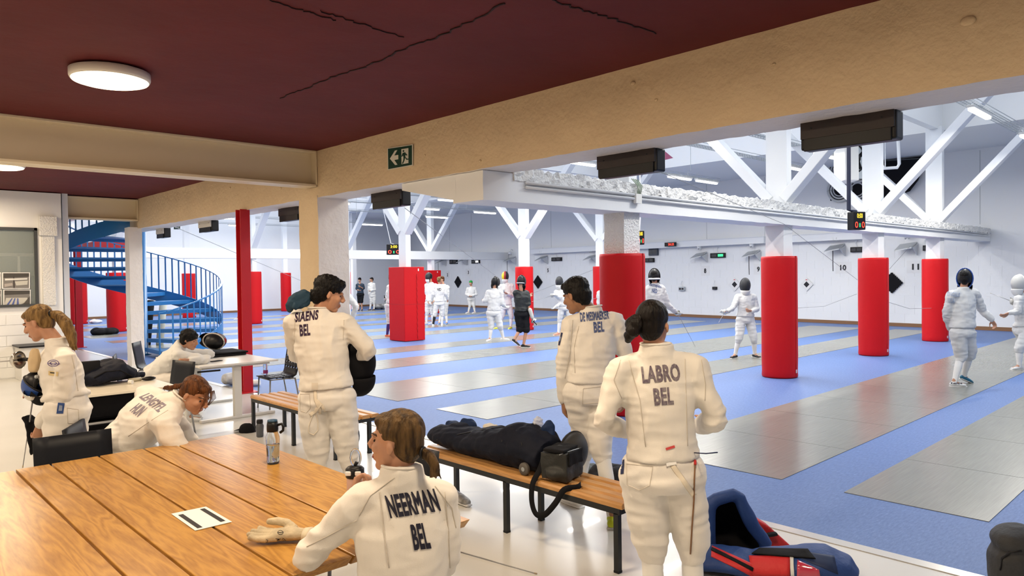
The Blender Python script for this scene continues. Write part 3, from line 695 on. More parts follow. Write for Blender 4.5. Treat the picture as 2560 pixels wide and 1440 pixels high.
# exit signs
def exit_sign(q, n, label):
    t = thing('exit_sign', label, 'exit sign', q(0, 0), 'green exit signs')
    g = mat('exit_green', (.006, .045, .03), .4); wv = mat('exit_white', (.70, .68, .60), .5)
    part('plate', MB().prism([q(-.03, -.04), q(1.03, -.04), q(1.03, 1.04), q(-.03, 1.04)], n*-.006), wv, t)
    def pg(nm, us, m, k): part(nm, MB().raw([q(u, v)+n*(.001*k) for u, v in us], [tuple(range(len(us)))]), m, t)
    pg('field', [(0, 0), (1, 0), (1, 1), (0, 1)], g, 1)
    pg('arrow', [(.08, .5), (.30, .86), (.40, .86), (.27, .62), (.44, .62), (.44, .40), (.27, .40), (.40, .14), (.30, .14)], wv, 2)
    pg('doorway', [(.57, .12), (.86, .12), (.86, .88), (.57, .88)], wv, 2)
    pg('head', [(.66+.035*math.cos(k*PI/5), .77+.055*math.sin(k*PI/5)) for k in range(10)], g, 3)
    for us in ([(.62, .68), (.74, .70), (.74, .45), (.66, .42)], [(.74, .66), (.82, .55), (.80, .50), (.72, .58)], [(.62, .66), (.57, .52), (.60, .49), (.66, .58)], [(.66, .46), (.73, .44), (.70, .28), (.64, .13), (.59, .15), (.65, .30)], [(.70, .46), (.75, .44), (.80, .36), (.88, .34), (.88, .29), (.78, .30)]):
        pg('runner', us, g, 3)
P = [onx(x, y, 4.943) for x, y in ((971, 423), (1030, 412), (1030, 363), (970, 372))]
exit_sign(quad(*P), V((-1, 0, 0)), 'green exit sign with arrow on the cream beam')
P = [dep(x, y, 17) for x, y in ((435, 573), (450, 573), (450, 560), (435, 560))]
exit_sign(quad(*P), -FW, 'small green exit sign hanging far behind the beam')
# cable trays with tube lamps, extra ones added to even and brighten the light
TR = ((3.62, 4.72, 6.5, 20.6, (9.2, 15.2, 19.0)), (7.5, 4.72, 6.2, 20.6, (8.2, 12.2, 17.8)), (9.0, 4.72, 6, 20.6, (13.1, 19.1)), (12.1, 4.72, 6, 20.6, (9.5, 14, 18.5, 20.0)), (15.2, 4.5, 6, 20.6, (8.5, 14.6, 17.2)), (19.5, 4.5, 6, 20.6, (8.2, 12.2, 15.8)), (22.5, 4.5, 6, 20.6, (9, 13, 17, 20.0)), (25.5, 4.5, 6, 20.6, (8, 14, 19.8)), (31, 4.5, 6, 20.6, (8, 13, 17, 20.0)), (35, 4.5, 6, 20.6, (9, 15, 19.8)))
for i, (Y, z, x0, x1, lamps) in enumerate(TR):
    ordn = ('nearest', 'second', 'third', 'fourth', 'fifth', 'sixth', 'seventh', 'eighth', 'ninth', 'farthest')[i]
    t = thing('cable_tray', 'galvanised mesh cable tray under the hall roof, %s from the seating area' % ordn, 'cable tray', ((x0+x1)/2, Y, z), 'cable trays under the roof')
    mb = MB()
    for dy, dz in ((-.12, .06), (-.12, 0), (-.06, 0), (0, 0), (.06, 0), (.12, 0), (.12, .06)): mb.box((x0, Y+dy-.005, z+dz-.005), (x1, Y+dy+.005, z+dz+.005))
    part('rails', mb, M_GALV, t)
    mb = MB(); k = x0
    while k < x1: mb.box((k, Y-.12, z-.006), (k+.008, Y+.12, z+.002)); k += .12
    o = part('rungs', mb, M_GALV, t); o['kind'] = 'stuff'
    for x in (x0+1.5, (x0+x1)/2, x1-1.5): part('hanger', MB().tube([(x, Y+.1, z), (x, Y+.1, z+.2), (x, Y, z+.2), (x, Y, 7.58)], .008, 6), M_GALV, t)
    for j, x in enumerate(lamps):
        l = thing('tube_lamp', 'lit tube lamp under the %s cable tray%s' % (ordn, '' if len(lamps) == 1 else (', nearest of its tray', ', second on its tray', ', third on its tray', ', added at the far end of its tray')[j]), 'tube lamp', (x, Y, z-.1), 'tube lamps under the cable trays')
        part('housing', MB().box((x-.62, Y-.06, z-.06), (x+.62, Y+.06, z-.012)), M_WTOP, l, bevel=.01)
        part('tube', MB().box((x-.58, Y-.05, z-.11), (x+.58, Y+.05, z-.06)), M_TUBE, l, bevel=.02)
        area('tube_light', (x, Y, z-.125), 1.15, .1, 98, (1, .945, .86))
# air heater fan, dark canvas and ring picture behind the trusses
c = dep(2128, 400, 17.0); t = thing('fan_heater', 'white wall heater with a round fan under the roof', 'fan heater', c)
part('body', MB().obox(c-RT*.12, RT*.16, FW*.3, (0, 0, .52)), M_WTOP, t, bevel=.02)
f = dep(2143, 397, 16.9)
part('fan_plate', MB().obox(f, RT*.2, FW*.02, (0, 0, .46)), M_GALV, t)
part('fan_ring', MB().tube([f-FW*.03+RT*(.15*math.cos(k*PI/12))+V((0, 0, .3*math.sin(k*PI/12))) for k in range(25)], .018, 6), M_BLACK, t)
part('fan_hub', MB().ell(f-FW*.04, (.06, .06, .1)), M_BLACK, t, True)
for k in range(4): part('fan_blade', MB().obox(f-FW*.03+RT*.07*math.cos(k*PI/2+.5)+V((0, 0, .15*math.sin(k*PI/2+.5))), RT*.06*math.cos(k*PI/2+.5)+V((0, 0, .12*math.sin(k*PI/2+.5))), FW*.006, RT*-.03*math.sin(k*PI/2+.5)+V((0, 0, .05*math.cos(k*PI/2+.5)))), M_BLACKM, t)
part('hanger', MB().tube([c+V((0, 0, .5)), V((c.x, c.y, 7.6))], .02, 6), M_GALV, t)
pts = [onw(x, y, .15) for x, y in ((2200, 412), (2200, 392), (2232, 382), (2288, 372), (2312, 378), (2308, 415), (2296, 450), (2275, 478), (2240, 492), (2200, 500))]
for p_ in pts: p_.z = min(p_.z, 5.36)
t = thing('black_canvas', 'large black canvas shape high on the far wall', 'canvas', pts[0])
part('sheet', MB().prism(pts, WN*.08), M_BLACKM, t)
part('edge_line', MB().tube([onw(2206, 402, .24), onw(2300, 396, .24)], .02, 6), mat('dark_line', (.08, .09, .09), .6), t)
a = [onw(x, y, .06) for x, y in ((2077, 502), (2165, 502), (2165, 402), (2077, 402))]
t = thing('ring_picture', 'black wall picture with four grey rings high on the far wall', 'picture', a[0])
part('backing', MB().prism(a, WN*.04), M_BLACKM, t)
q = quad(*a)
for u, v in ((.28, .28), (.78, .28), (.28, .76), (.78, .76)):
    cc = q(u, v)+WN*.05
    for rr, tk in ((.40, .05), (.30, .035), (.22, .025)):
        part('ring', MB().tube([cc+WD*(rr*math.cos(k*PI/14))+V((0, 0, rr*math.sin(k*PI/14))) for k in range(29)], tk, 5), mat('ring_grey', (.55, .56, .56), .5), t, True)
t = thing('water_pipe', 'white bent pipe hanging under the roof beside the heater', 'pipe', dep(2230, 400, 18))
part('pipe', MB().tube([dep(x, y, 18) for x, y in ((2245, 345), (2248, 410), (2243, 419), (2210, 421), (2205, 414))], .04, 8), M_STEEL, t, True)
part('hanger', MB().tube([dep(2213, 421, 18), V((dep(2213, 421, 18).x, dep(2213, 421, 18).y, 7.6))], .012, 6), M_STEEL, t)
# small purple panel under the roof, seen beside a dark box
P = [dep(x, y, 12) for x, y in ((1645, 404), (1683, 395), (1650, 368))]
solo('roof_panel', MB().prism(P, (FW*.5+UP*.1)), mat('purple_panel', (.23, .05, .12), .5), 'purple triangular roof panel beside the dark box', 'panel')
# fencing wires that run through the hall
def wire(pts, label, r=.004):
    ps = [V(p) for p in pts]; fine = []
    for a, b in zip(ps, ps[1:]):
        for k in range(8): fine.append(a.lerp(b, k/8))
    fine.append(ps[-1])
    solo('reel_wire', MB().tube(fine, r, 5), mat('wire_grey', (.30, .31, .32), .5), label, 'wire', 'thin reel wires across the hall', org=fine[-1])
wire([dep(1012, 520, 9.6), dep(1240, 690, 24)], 'thin grey wire slanting down from the dark box right of the cream column', .005)
wire([dep(1652, 430, 6.6), dep(1960, 560, 12), dep(2144, 700, 18)], 'thin grey wire slanting down beside the shaded column', .004)
wire([dep(1990, 770, 20), dep(2060, 766, 20), dep(2142, 735, 20)], 'thin wire sagging between two red pads', .006)
wire([dep(420, 560, 16), dep(760, 705, 34)], 'thin grey wire slanting across the wall left of the cream column', .008)
wire([dep(1420, 765, 21.8), dep(1495, 744, 25)], 'thin wire behind the lunging fencer', .006)
wire([dep(1160, 800, 26), dep(1500, 668, 30)], 'long faint wire rising behind the masked fencers', .006)
wire([dep(2275, 616, 22.4), dep(2224, 672, 22)], 'short wire dropping from the bracket of piste eleven', .006)
wire([(16.72, 5.9, 1.2), (18.4, 5.8, .92), (20.3, 5.9, .85)], 'sagging wire between the middle and far red pads', .005)
# bags and shoes far left on the hall floor
def lump(name, px, py, r, m, label, cat, seed=0, flat=.6):
    p = onz(px, py); random.seed(seed); mb = MB()
    for k in range(7): mb.ell(p+V((random.uniform(-1, 1)*r*.6, random.uniform(-1, 1)*r*.6, r*flat*.45)), (r*random.uniform(.4, .7), r*random.uniform(.35, .6), r*flat*random.uniform(.4, .75)))
    me = bake(mb, max(.008, r/14), 2, disp=lambda q: noise.noise(q*(2.2/r))*r*.07)
    for v in me.vertices: v.co.z = max(v.co.z, .002)
    o = put(name, me, m); me.transform(Matrix.Translation(-p)); o.location = p
    return tag(o, label, cat)
lump('kit_bag', 262, 836, .36, M_BLACKM, 'small black bag lying on the blue floor left of the white column', 'bag', 3)
lump('kit_pile', 240, 808, .25, mat('white_cloth', (.72, .72, .72), .8), 'white clothing heap by the thick round red pad', 'clothing', 4)
lump('kit_bag', 948, 773, .45, mat('bw_cloth', (.5, .5, .5), .8, var=(3, .9, (.01, .01, .012))), 'black and white kit bag on the floor by the far standing woman', 'bag', 5)
# ================================================================== furniture of the seating area
def ordn(k): return ('first', 'second', 'third', 'fourth', 'fifth', 'sixth', 'seventh')[k]
t = thing('wooden_table', 'long honey coloured plank table in the foreground', 'table', (1.1, 3.75, 0))
XS = (-.12, .33, .79, .97, 1.23, 1.49, 1.68, 2.095)
for a, b in zip(XS, XS[1:]):
    g = .006; e = .015 if a < .7 else 0
    P = [(a+g, 2.48-e, .75), (b-g, 2.48-e, .75), (b-g, 2.52-e, .705), (a+g, 2.52-e, .705)]
    n0 = MB().raw(P + [(a+g, 5.05-e, .75), (b-g, 5.05-e, .75), (b-g, 5.03-e, .705), (a+g, 5.03-e, .705)], [(0, 3, 2, 1), (4, 5, 6, 7), (0, 1, 5, 4), (1, 2, 6, 5), (2, 3, 7, 6), (3, 0, 4, 7)])
    part('plank', n0, M_OAK, t, bevel=.003)
for y in (2.75, 3.75, 4.78):
    part('crossbar', MB().box((-.05, y-.04, .655), (2.03, y+.04, .704)), M_OAK, t, bevel=.004)
    if y != 3.75:
        for x0, x1 in ((.02, .22), (1.98, 1.78)):
            part('leg', MB().beam((x0, y, 0), (x1, y, .66), .09, .12, up=(0, 1, 0)), M_OAK, t, bevel=.005)
part('stretcher', MB().box((.96, 2.8, .58), (1.04, 4.75, .655)), mat('frame_black', (.02, .02, .022), .5), t)

def bench(x0, x1, y0, y1, ys, label):
    t = thing('bench', label, 'bench', ((x0+x1)/2, (y0+y1)/2, 0), 'slatted benches')
    h = .44; n = 4; wd = (x1-x0); sw = wd/n*.82
    for k in range(n):
        xc = x0+wd*(k+.5)/n
        prof = [(xc-sw/2, .402), (xc+sw/2, .402), (xc+sw/2, .428), (xc+sw/2-.012, h), (xc-sw/2+.012, h), (xc-sw/2, .428)]
        part('slat', MB().prism([(x, y0, z) for x, z in prof], (0, y1-y0, 0)), M_SLAT, t, bevel=.003)
    fm = mat('black_bench_steel', (.014, .016, .018), .4)
    part('frame', MB().box((x0+.01, y0+.02, .365), (x0+.045, y1-.02, .402)).box((x1-.045, y0+.02, .365), (x1-.01, y1-.02, .402)).box((x0+.04, y0+.02, .365), (x1-.04, y0+.055, .402)).box((x0+.04, y1-.055, .365), (x1-.04, y1-.02, .402)), fm, t)
    for y in ys:
        for x in (x0+.0275, x1-.0275): 
            lg = part('leg', MB().box((x-.0175, y-.0175, .01), (x+.0175, y+.0175, .37)), fm, t)
            part('foot', MB().box((x-.019, y-.019, 0), (x+.019, y+.019, .014)), M_BLACK, lg)
bench(3.49, 3.90, 2.72, 4.82, (2.77, 3.77, 4.77), 'slatted wooden bench with a navy bag in the foreground')
bench(3.69, 4.14, 6.33, 8.46, (6.5, 7.4, 8.42), 'slatted wooden bench behind the fencer holding a mask')

def desk(x0, x1, y0, y1, label, along, cm):
    t = thing('desk', label, 'desk', ((x0+x1)/2, (y0+y1)/2, 0), 'white desks')
    part('top', MB().box((x0, y0, .715), (x1, y1, .74)), cm, t, bevel=.004)
    lm = mat('white_desk_steel', (.72, .71, .68), .35)
    if along == 'y':
        for y in (y0+.12, y1-.12):
            lg = part('leg', MB().box(((x0+x1)/2-.05, y-.035, .03), ((x0+x1)/2+.05, y+.035, .68)), lm, t, bevel=.006)
            part('inner_column', MB().box(((x0+x1)/2-.04, y-.028, .28), ((x0+x1)/2+.04, y+.028, .69)), lm, lg)
            part('foot', MB().box((x0+.04, y-.04, 0), (x1-.02, y+.04, .035)), lm, t, bevel=.008)
            part('top_bar', MB().box((x0+.06, y-.025, .68), (x1-.08, y+.025, .715)), lm, t)
        part('crank', MB().tube([(x0+.02, y0+.02, .67), (x0+.26, y0+.0, .67)], .012, 8).tube([(x0+.02, y0+.02, .67), (x0-.02, y0+.02, .67)], .014, 8), M_BLACK, t)
        part('beam', MB().box(((x0+x1)/2-.02, y0+.12, .685), ((x0+x1)/2+.02, y1-.12, .715)), lm, t)
    else:
        for x in (x0+.05, x1-.05):
            for y in (y0+.05, y1-.05): part('leg', MB().lathe((x, y, 0), ((.02, 0), (.02, .715)), 12), M_GREYSTEEL, t, True)
        part('shelf', MB().box((x0+.05, y0+.1, .42), (x1-.1, y1-.1, .44)), M_BLACKM, t)
        part('under_box', MB().box((x0+.1, y0+.2, .45), (x0+.6, y1-.15, .70)), M_BLACKM, t, bevel=.03)
        part('modesty_panel', MB().box((x0+.1, y1-.08, .05), (x1-.08, y1-.06, .70)), M_BLACKM, t)
        part('rail', MB().tube([(x0+.05, y0+.05, .45), (x1-.05, y0+.05, .45)], .012, 8), M_GREYSTEEL, t)
    return t
desk(3.42, 4.47, 9.3, 10.95, 'white height adjustable desk with a mask and a flat black case', 'y', M_WTOP)
desk(1.74, 2.66, 7.86, 8.70, 'cream topped desk with a dark navy bag behind the bending woman', 'x', mat('cream_laminate', (.76, .70, .58), .3))

# ---- chairs
def shell(f, w, path, holes, nu, thick=.009):
    """curved perforated shell: path gives (forward, height); holes = set of path rows that are perforated"""
    vs, fs = [], []
    def P(u, v):
        v = max(0, min(len(path)-1.0001, v)); i = int(v); a, b = path[i], path[i+1]; k = v-i
        return f((u-.5)*w, a[0]+(b[0]-a[0])*k, a[1]+(b[1]-a[1])*k)
    for r in range(len(path)-1):
        for c in range(nu):
            def add(u, v): vs.append(P((c+u)/nu, r+v)); return len(vs)-1
            sq = [add(0, 0), add(1, 0), add(1, 1), add(0, 1)]
            if r in holes:
                n = 12; ci = [add(.5+.26*math.cos(2*PI*k/n-PI*.75), .5+.26*math.sin(2*PI*k/n-PI*.75)) for k in range(n)]
                q = n//4
                for s in range(4):
                    for k in range(q): fs.append((sq[s], ci[(s*q+k+1) % n], ci[(s*q+k) % n]))
                    fs.append((sq[s], sq[(s+1) % 4], ci[(s*q+q) % n]))
            else: fs.append(tuple(sq))
    return MB().raw(vs, fs)
def chair(p, ang, label, detail=True, arms=False):
    """p: floor point under the seat centre; ang: heading of the sitter"""
    p = V(p); fw = V((math.cos(ang), math.sin(ang), 0)); rt = V((fw.y, -fw.x, 0))
    F = lambda x, y, z: p + rt*x + fw*y + V((0, 0, z))
    t = thing('chair', label, 'chair', p, 'black shell chairs')
    path = [(.22, .445), (.14, .45), (.05, .445), (-.04, .44), (-.13, .44), (-.185, .47), (-.205, .53), (-.215, .60), (-.225, .67), (-.245, .78), (-.255, .86)]
    o = part('shell', shell(F, .44, path, {1, 2, 3, 6, 7, 8} if detail else set(), 5), M_CHAIR, t, True)
    bm = bmesh.new(); bm.from_mesh(o.data); bmesh.ops.remove_doubles(bm, verts=bm.verts, dist=1e-5); bm.to_mesh(o.data); bm.free()
    md = o.modifiers.new('thickness', 'SOLIDIFY'); md.thickness = .011
    for sx in (-1, 1):
        part('leg', MB().tube([F(sx*.20, .19, .44), F(sx*.21, .21, 0)], .011, 8), M_GREYSTEEL, t, True)
        part('leg', MB().tube([F(sx*.20, -.17, .43), F(sx*.21, -.24, 0)], .011, 8), M_GREYSTEEL, t, True)
    part('seat_frame', MB().tube([F(-.20, .19, .43), F(-.20, -.17, .425), F(.20, -.17, .425), F(.20, .19, .43), F(-.20, .19, .43)], .009, 8), M_GREYSTEEL, t, True)
    return t
def at(px, py, z, dz=0):
    p = onz(px, py, z); p.z = 0; return p
aim = lambda v: math.atan2(v.y, v.x)
chair(at(694, 940, .45), aim(-RT*.75-FW*.65), 'black perforated chair with grey legs beside the white desk')
chair((2.90, 8.98, 0), aim(-FW*.8-RT*.5), 'dark chair back behind the bending woman with red brown hair', False)
q = dep(340, 910, 9.6); q.z = 0; chair(q, aim(RT*.9+FW*.4), 'black chair seen edge on in front of the white column', False)
q = dep(384, 890, 11.5); q.z = 0; chair(q, aim(RT+FW*.2), 'black chair under the curly haired fencer', False)
chair((1.14, 5.09, 0), -PI/2-.06, 'black chair pushed against the far end of the plank table', False)
q = dep(286, 1122, 5.05); q.z = 0; chair(q, aim(RT*.95+FW*.25), 'black chair under the bending woman behind the table end', False)
chair((.58, 5.22, 0), -PI/2+.1, 'black chair at the left edge of the picture beyond the table')
chair((2.23, 3.43, 0), PI+.03, 'black chair between the seated fencer in the foreground and the bench', False)
t = thing('stool', 'round black stool under the seated fencer in the foreground', 'stool', (1.62, 2.18, 0))
part('seat', MB().lathe((1.62, 2.18, .40), ((.15, 0), (.17, .01), (.17, .03), (.15, .04)), 24), M_CHAIR, t, True)
for k in range(4): part('leg', MB().tube([(1.62+.12*math.cos(k*PI/2+.6), 2.18+.12*math.sin(k*PI/2+.6), .40), (1.62+.17*math.cos(k*PI/2+.6), 2.18+.17*math.sin(k*PI/2+.6), 0)], .012, 8), M_GREYSTEEL, t, True)

# ---- things on the plank table
def bottle(c, R, H, lidm, bodym, label, water=None, handle=False, lid=.22):
    t = thing('water_bottle', label, 'bottle', c, 'drinking bottles'); c = V(c)
    b = H*(1-lid)
    part('body', MB().lathe(c, ((R*.80, .002), (R*.92, .01), (R*.90, b*.3), (R*.96, b*.55), (R, b*.72), (R*.98, b*.8), (R*.78, b*.93), (R*.72, b)), 28), bodym, t, True)
    if water: part('water', MB().lathe(c, ((R*.74, .006), (R*.84, .014), (R*.82, b*.3), (R*.88, b*.55), (R*.90, b*water)), 28), mat('water', (.86, .93, .98), .0, trans=1, ior=1.33), t, True)
    part('base', MB().lathe(c, ((R*.7, .0), (R*.82, .001), (R*.84, .009), (R*.7, .011)), 24), mat('blue_base', (.03, .10, .25), .3), t, True) if water else None
    l = part('lid', MB().lathe(c+V((0, 0, b*.97)), ((R*.80, 0), (R*.84, H*lid*.25), (R*.82, H*lid*.7), (R*.76, H*lid)), 24), lidm, t, True)
    if handle:
        a = RT; z = c.z+b
        part('handle', MB().tube([c+a*R*.7+V((0, 0, b*1.16)), c+a*R*1.35+V((0, 0, b*1.20)), c+a*R*1.6+V((0, 0, b*1.12)), c+a*R*1.55+V((0, 0, b*1.0)), c+a*R*1.1+V((0, 0, b*.93))], .008, 8), M_BLACK, l, True)
        part('lid_top', MB().lathe(c+V((0, 0, H*.985)), ((R*.74, 0), (R*.70, .012), (R*.3, .014)), 24), mat('teal_lid', (.02, .07, .14), .4), l, True)
    return t
M_CLEARB = mat('clear_bottle', (.80, .88, .96), .03, trans=.92, ior=1.25)
bottle(onz(683, 1158, .751), .040, .250, M_BLACK, M_CLEARB, 'clear water bottle with a dark blue lid on the plank table', .58, True)
t = thing('paper_sheet', 'white card with two black bars on the plank table', 'card', (1.24, 3.38, .752))
P4 = [onz(x, y, .752) for x, y in ((488, 1327), (580, 1305), (515, 1267), (428, 1285))]; q = quad(*P4)
part('card', MB().prism([q(0, 0), q(1, 0), q(1, 1), q(0, 1)], (0, 0, .0015)), M_SIGNW, t)
def bar(u0, u1, v0, v1): part('bar', MB().raw([q(u, v)+V((0, 0, .0022)) for u, v in ((u0, v0), (u1, v0), (u1, v1), (u0, v1))], [(0, 1, 2, 3)]), M_PRINT, t)
bar(.10, .24, .06, .86); bar(.76, .90, .10, .92)
# fencing glove lying palm up
def glove():
    o = onz(742, 1352, .752); d = (onz(648, 1352, .752)-o).normalized(); s = V((-d.y, d.x, 0)); 
    if s.dot(UP+FW) < 0: s = -s
    Pt = lambda a, b, z: o + d*a + s*b + V((0, 0, z))
    t = thing('fencing_glove', 'worn cream fencing glove with doodles lying palm up on the table', 'glove', o)
    mb = MB().tube([Pt(-.03, 0, .028), Pt(.03, 0, .03), Pt(.10, .0, .026)], [(.022, .036), (.026, .046), (.022, .048)], 12, sq=V((0, 0, 1)))
    for k, (b, l, up) in enumerate(((-.040, .070, .012), (-.014, .085, .016), (.014, .080, .020), (.038, .06, .024))):
        mb.tube([Pt(.07, b*.8, .024), Pt(.11, b, .018+up*.3), Pt(.11+l*.5, b*1.05, .014+up*.6), Pt(.11+l, b*1.0, .016+up)], [.016, .015, .014, .011], 10)
        mb.ell(Pt(.11+l, b, .016+up), (.012, .012, .012))
    mb.tube([Pt(.02, .035, .035), Pt(.06, .058, .055), Pt(.105, .062, .062), Pt(.135, .056, .062)], [.020, .018, .017, .014], 10); mb.ell(Pt(.135, .056, .062), (.014, .014, .014))
    me = bake(mb, .004, 3, disp=lambda p: noise.noise(p*60)*.0012); bv = bvh_of(me)
    skin('hand_part', me, mat('cream_leather', (.60, .50, .34), .7, bump=(90, .3), var=(14, .35)), t)
    random.seed(5)
    def ink(name, pts):
        out = []
        for x, y in pts:
            r_ = ray(x, y).normalized(); h = bv.ray_cast(CP, r_)
            if h[0] is not None: out.append(h[0]-r_*.0012)
        if len(out) > 1: part(name, MB().tube(out, .0011, 4), M_PRINT, t)
    ink('doodle', [(701+7*math.cos(k*PI/6), 1331+5*math.sin(k*PI/6)) for k in range(13)]); ink('doodle', [(694, 1331), (708, 1331)])
    for j in range(15):
        x0, y0 = random.uniform(662, 740), random.uniform(1345, 1366)
        ink('doodle', [(x0+random.uniform(-5, 5), y0+random.uniform(-4, 4)) for _ in range(5)])
    part('cuff', MB().tube([Pt(-.03, 0, .028), Pt(-.06, 0, .027)], [(.024, .040), (.027, .048)], 14, sq=V((0, 0, 1))), mat('cream_cuff', (.62, .55, .42), .8), t, True)
glove()

# ---- small things on the floor and desks
bottle(onz(650, 1092), .045, .205, M_BLACK, mat('smoke_bottle', (.12, .13, .15), .25, trans=.3), 'grey bottle with measuring marks standing beside the bench leg', None, False, .2)
def cap(px, py, D, label, ang):
    p = onz(px, py) if D is None else dep(px, py, D); t = thing('baseball_cap', label, 'cap', p, 'black caps')
    d = RT*math.cos(ang)+FW*math.sin(ang); d.z = 0; d.normalize(); s = V((-d.y, d.x, 0))
    me = bake(MB().ell(p+V((0, 0, .02)), (.10, .085, .09), (d, s, V((0, 0, 1)))), .01, 2, disp=lambda q: noise.noise(q*20)*.006)
    for v in me.vertices: v.co.z = max(v.co.z, p.z+.002)
    skin('crown_part', me, M_BLACKM, t)
    part('brim', MB().prism([p+d*(.07+.09*math.cos(a))+s*(.08*math.sin(a))+V((0, 0, .012+.02*math.sin(a)**2)) for a in [PI*(k/8-.5) for k in range(9)]], (0, 0, .005)), M_BLACKM, t)
cap(618, 1080, None, 'black cap on the floor beside the bench leg', PI*.95)
# dark bag on the cream desk
def soft(name, mb, vox, m, label, cat, amp=.012, sc=9, sm=3, floorz=None, extra=None):
    me = bake(mb, vox, sm, disp=lambda q: amp*(noise.noise(q*sc)+.5*noise.noise(q*sc*2.3)))
    if floorz is not None:
        for v in me.vertices: v.co.z = max(v.co.z, floorz)
    xs = [v.co.x for v in me.vertices]; ys = [v.co.y for v in me.vertices]; zs_ = [v.co.z for v in me.vertices]
    org = V(((min(xs)+max(xs))/2, (min(ys)+max(ys))/2, min(zs_)))
    t = thing(name, label, cat, org)
    bv = bvh_of(me); o = skin(extra or 'body', me, m, t)
    return t, bv
def along(bv, pts, lift=.004):
    out = []
    for x, y in pts:
        d = ray(x, y).normalized(); h = bv.ray_cast(CP, d)
        if h[0] is not None: out.append(h[0]-d*lift)
    return out
M_NAVY = mat('navy_fabric', (.006, .008, .018), .75, bump=(40, .3, 4), spec=.25)
M_NAVYB = mat('royal_navy_fabric', (.008, .022, .070), .7, bump=(40, .3, 4), spec=.25)
D1 = 8.0
mb = MB(); P = lambda x, y, D: dep(x, y, D)
zt = .74
mb.tube([onz(222, 968, zt)+V((0, 0, .06)), onz(260, 960, zt)+V((0, 0, .11)), onz(300, 955, zt)+V((0, .1, .13)), onz(345, 952, zt)+V((0, .1, .06))], [(.05, .12), (.10, .2), (.12, .22), (.05, .14)], 14, sq=V((0, 0, 1)))
mb.ell(onz(300, 955, zt)+V((-.05, .25, .12)), (.2, .16, .12))
mb.tube([onz(330, 950, zt)+V((0, 0, .05)), onz(365, 945, zt)+V((0, .1, .03))], [.05, .03], 8)
t, bv = soft('shoulder_bag', mb, .012, M_NAVY, 'dark navy bag slumped on the cream desk', 'bag', .012, 9, 2, zt+.001)
pts = along(bv, [(235, 945), (262, 930), (300, 926), (330, 940)], .006)
if len(pts) > 1: part('handle_strap', MB().tube(pts, .008, 6), M_BLACKM, t, True)
solo('monitor_back', MB().box((1.62, 8.55, .742), (2.12, 8.58, 1.0)), M_BLACK, 'black flat panel standing behind the navy bag', 'panel', bevel=.01)
p = onz(372, 951, zt); solo('glasses_case', MB().ell(p+V((0, 0, .022)), (.075, .04, .022)), M_BLACK, 'small black glasses case on the cream desk', 'case', smooth=True)
p = onz(327, 960, zt); solo('tape_roll', MB().lathe(p+V((0, 0, .022)), ((.012, -.02), (.022, -.02), (.022, .02), (.012, .02)), 16, axis=(.6, -.8, 0)), M_WTOP, 'small white roll in front of the navy bag', 'roll', smooth='angle')
p = onz(340, 955, zt); solo('white_tube', MB().tube([p+V((-.06, .05, .02)), p+V((.07, .07, .02))], .02, 10), mat('cream_plastic', (.6, .55, .42), .5), 'cream tube lying by the navy bag', 'tube', smooth=True)
# things on the white desk
c = V((4.0, 10.45, .741)); t = thing('flat_case', 'flat black case under the fencing mask on the white desk', 'case', c)
part('case', MB().box((3.66, 10.2, .742), (4.42, 10.72, .775)), M_BLACK, t, bevel=.01)
part('lid', MB().box((3.64, 10.18, .775), (4.44, 10.74, .80)), M_BLACKM, t, bevel=.01)
p = onz(540, 903, .742); solo('phone', MB().obox(p+V((0, 0, .004)), (.075, .02, 0), (-.01, .038, 0), (0, 0, .004)), M_BLACK, 'black phone lying on the white desk', 'phone', bevel=.003)
p = at(664, 938, .455)+V((0, 0, .452)); t = thing('soda_bottle', 'clear plastic bottle with a pink label on the black chair', 'bottle', p)
part('body', MB().lathe(p, ((.03, 0), (.033, .01), (.031, .06), (.033, .1), (.033, .15), (.018, .19), (.014, .21)), 20), M_CLEARB, t, True)
part('label_band', MB().lathe(p, ((.0335, .03), (.0335, .075)), 20, caps=False), mat('pink_label', (.72, .10, .42), .5), t, True)
part('bottle_top', MB().lathe(p, ((.016, .205), (.016, .225)), 16), M_WTOP, t, True)
def rolled(px, py, D, label, m, r, L, d):
    p = onz(px, py); d = V(d).normalized(); c = p+V((0, 0, r))
    return soft('rolled_kit', MB().tube([c-d*L, c-d*L*.4, c+d*L*.4, c+d*L], [r*.9, r, r, r*.85], 16).ell(c-d*L*1.02, (r*.7, r*.7, r*.85)), .012, m, label, 'rolled kit', .008, 14, 2, .001)
rolled(590, 962, None, 'silver grey rolled kit lying on the blue floor by the red post', mat('silver_cloth', (.55, .57, .60), .5, var=(9, .4), bump=(25, .5)), .11, .16, RT*1+FW*.4)
t, _ = rolled(640, 965, None, 'white tube with a black open end beside the red post', M_WTOP, .055, .07, RT)
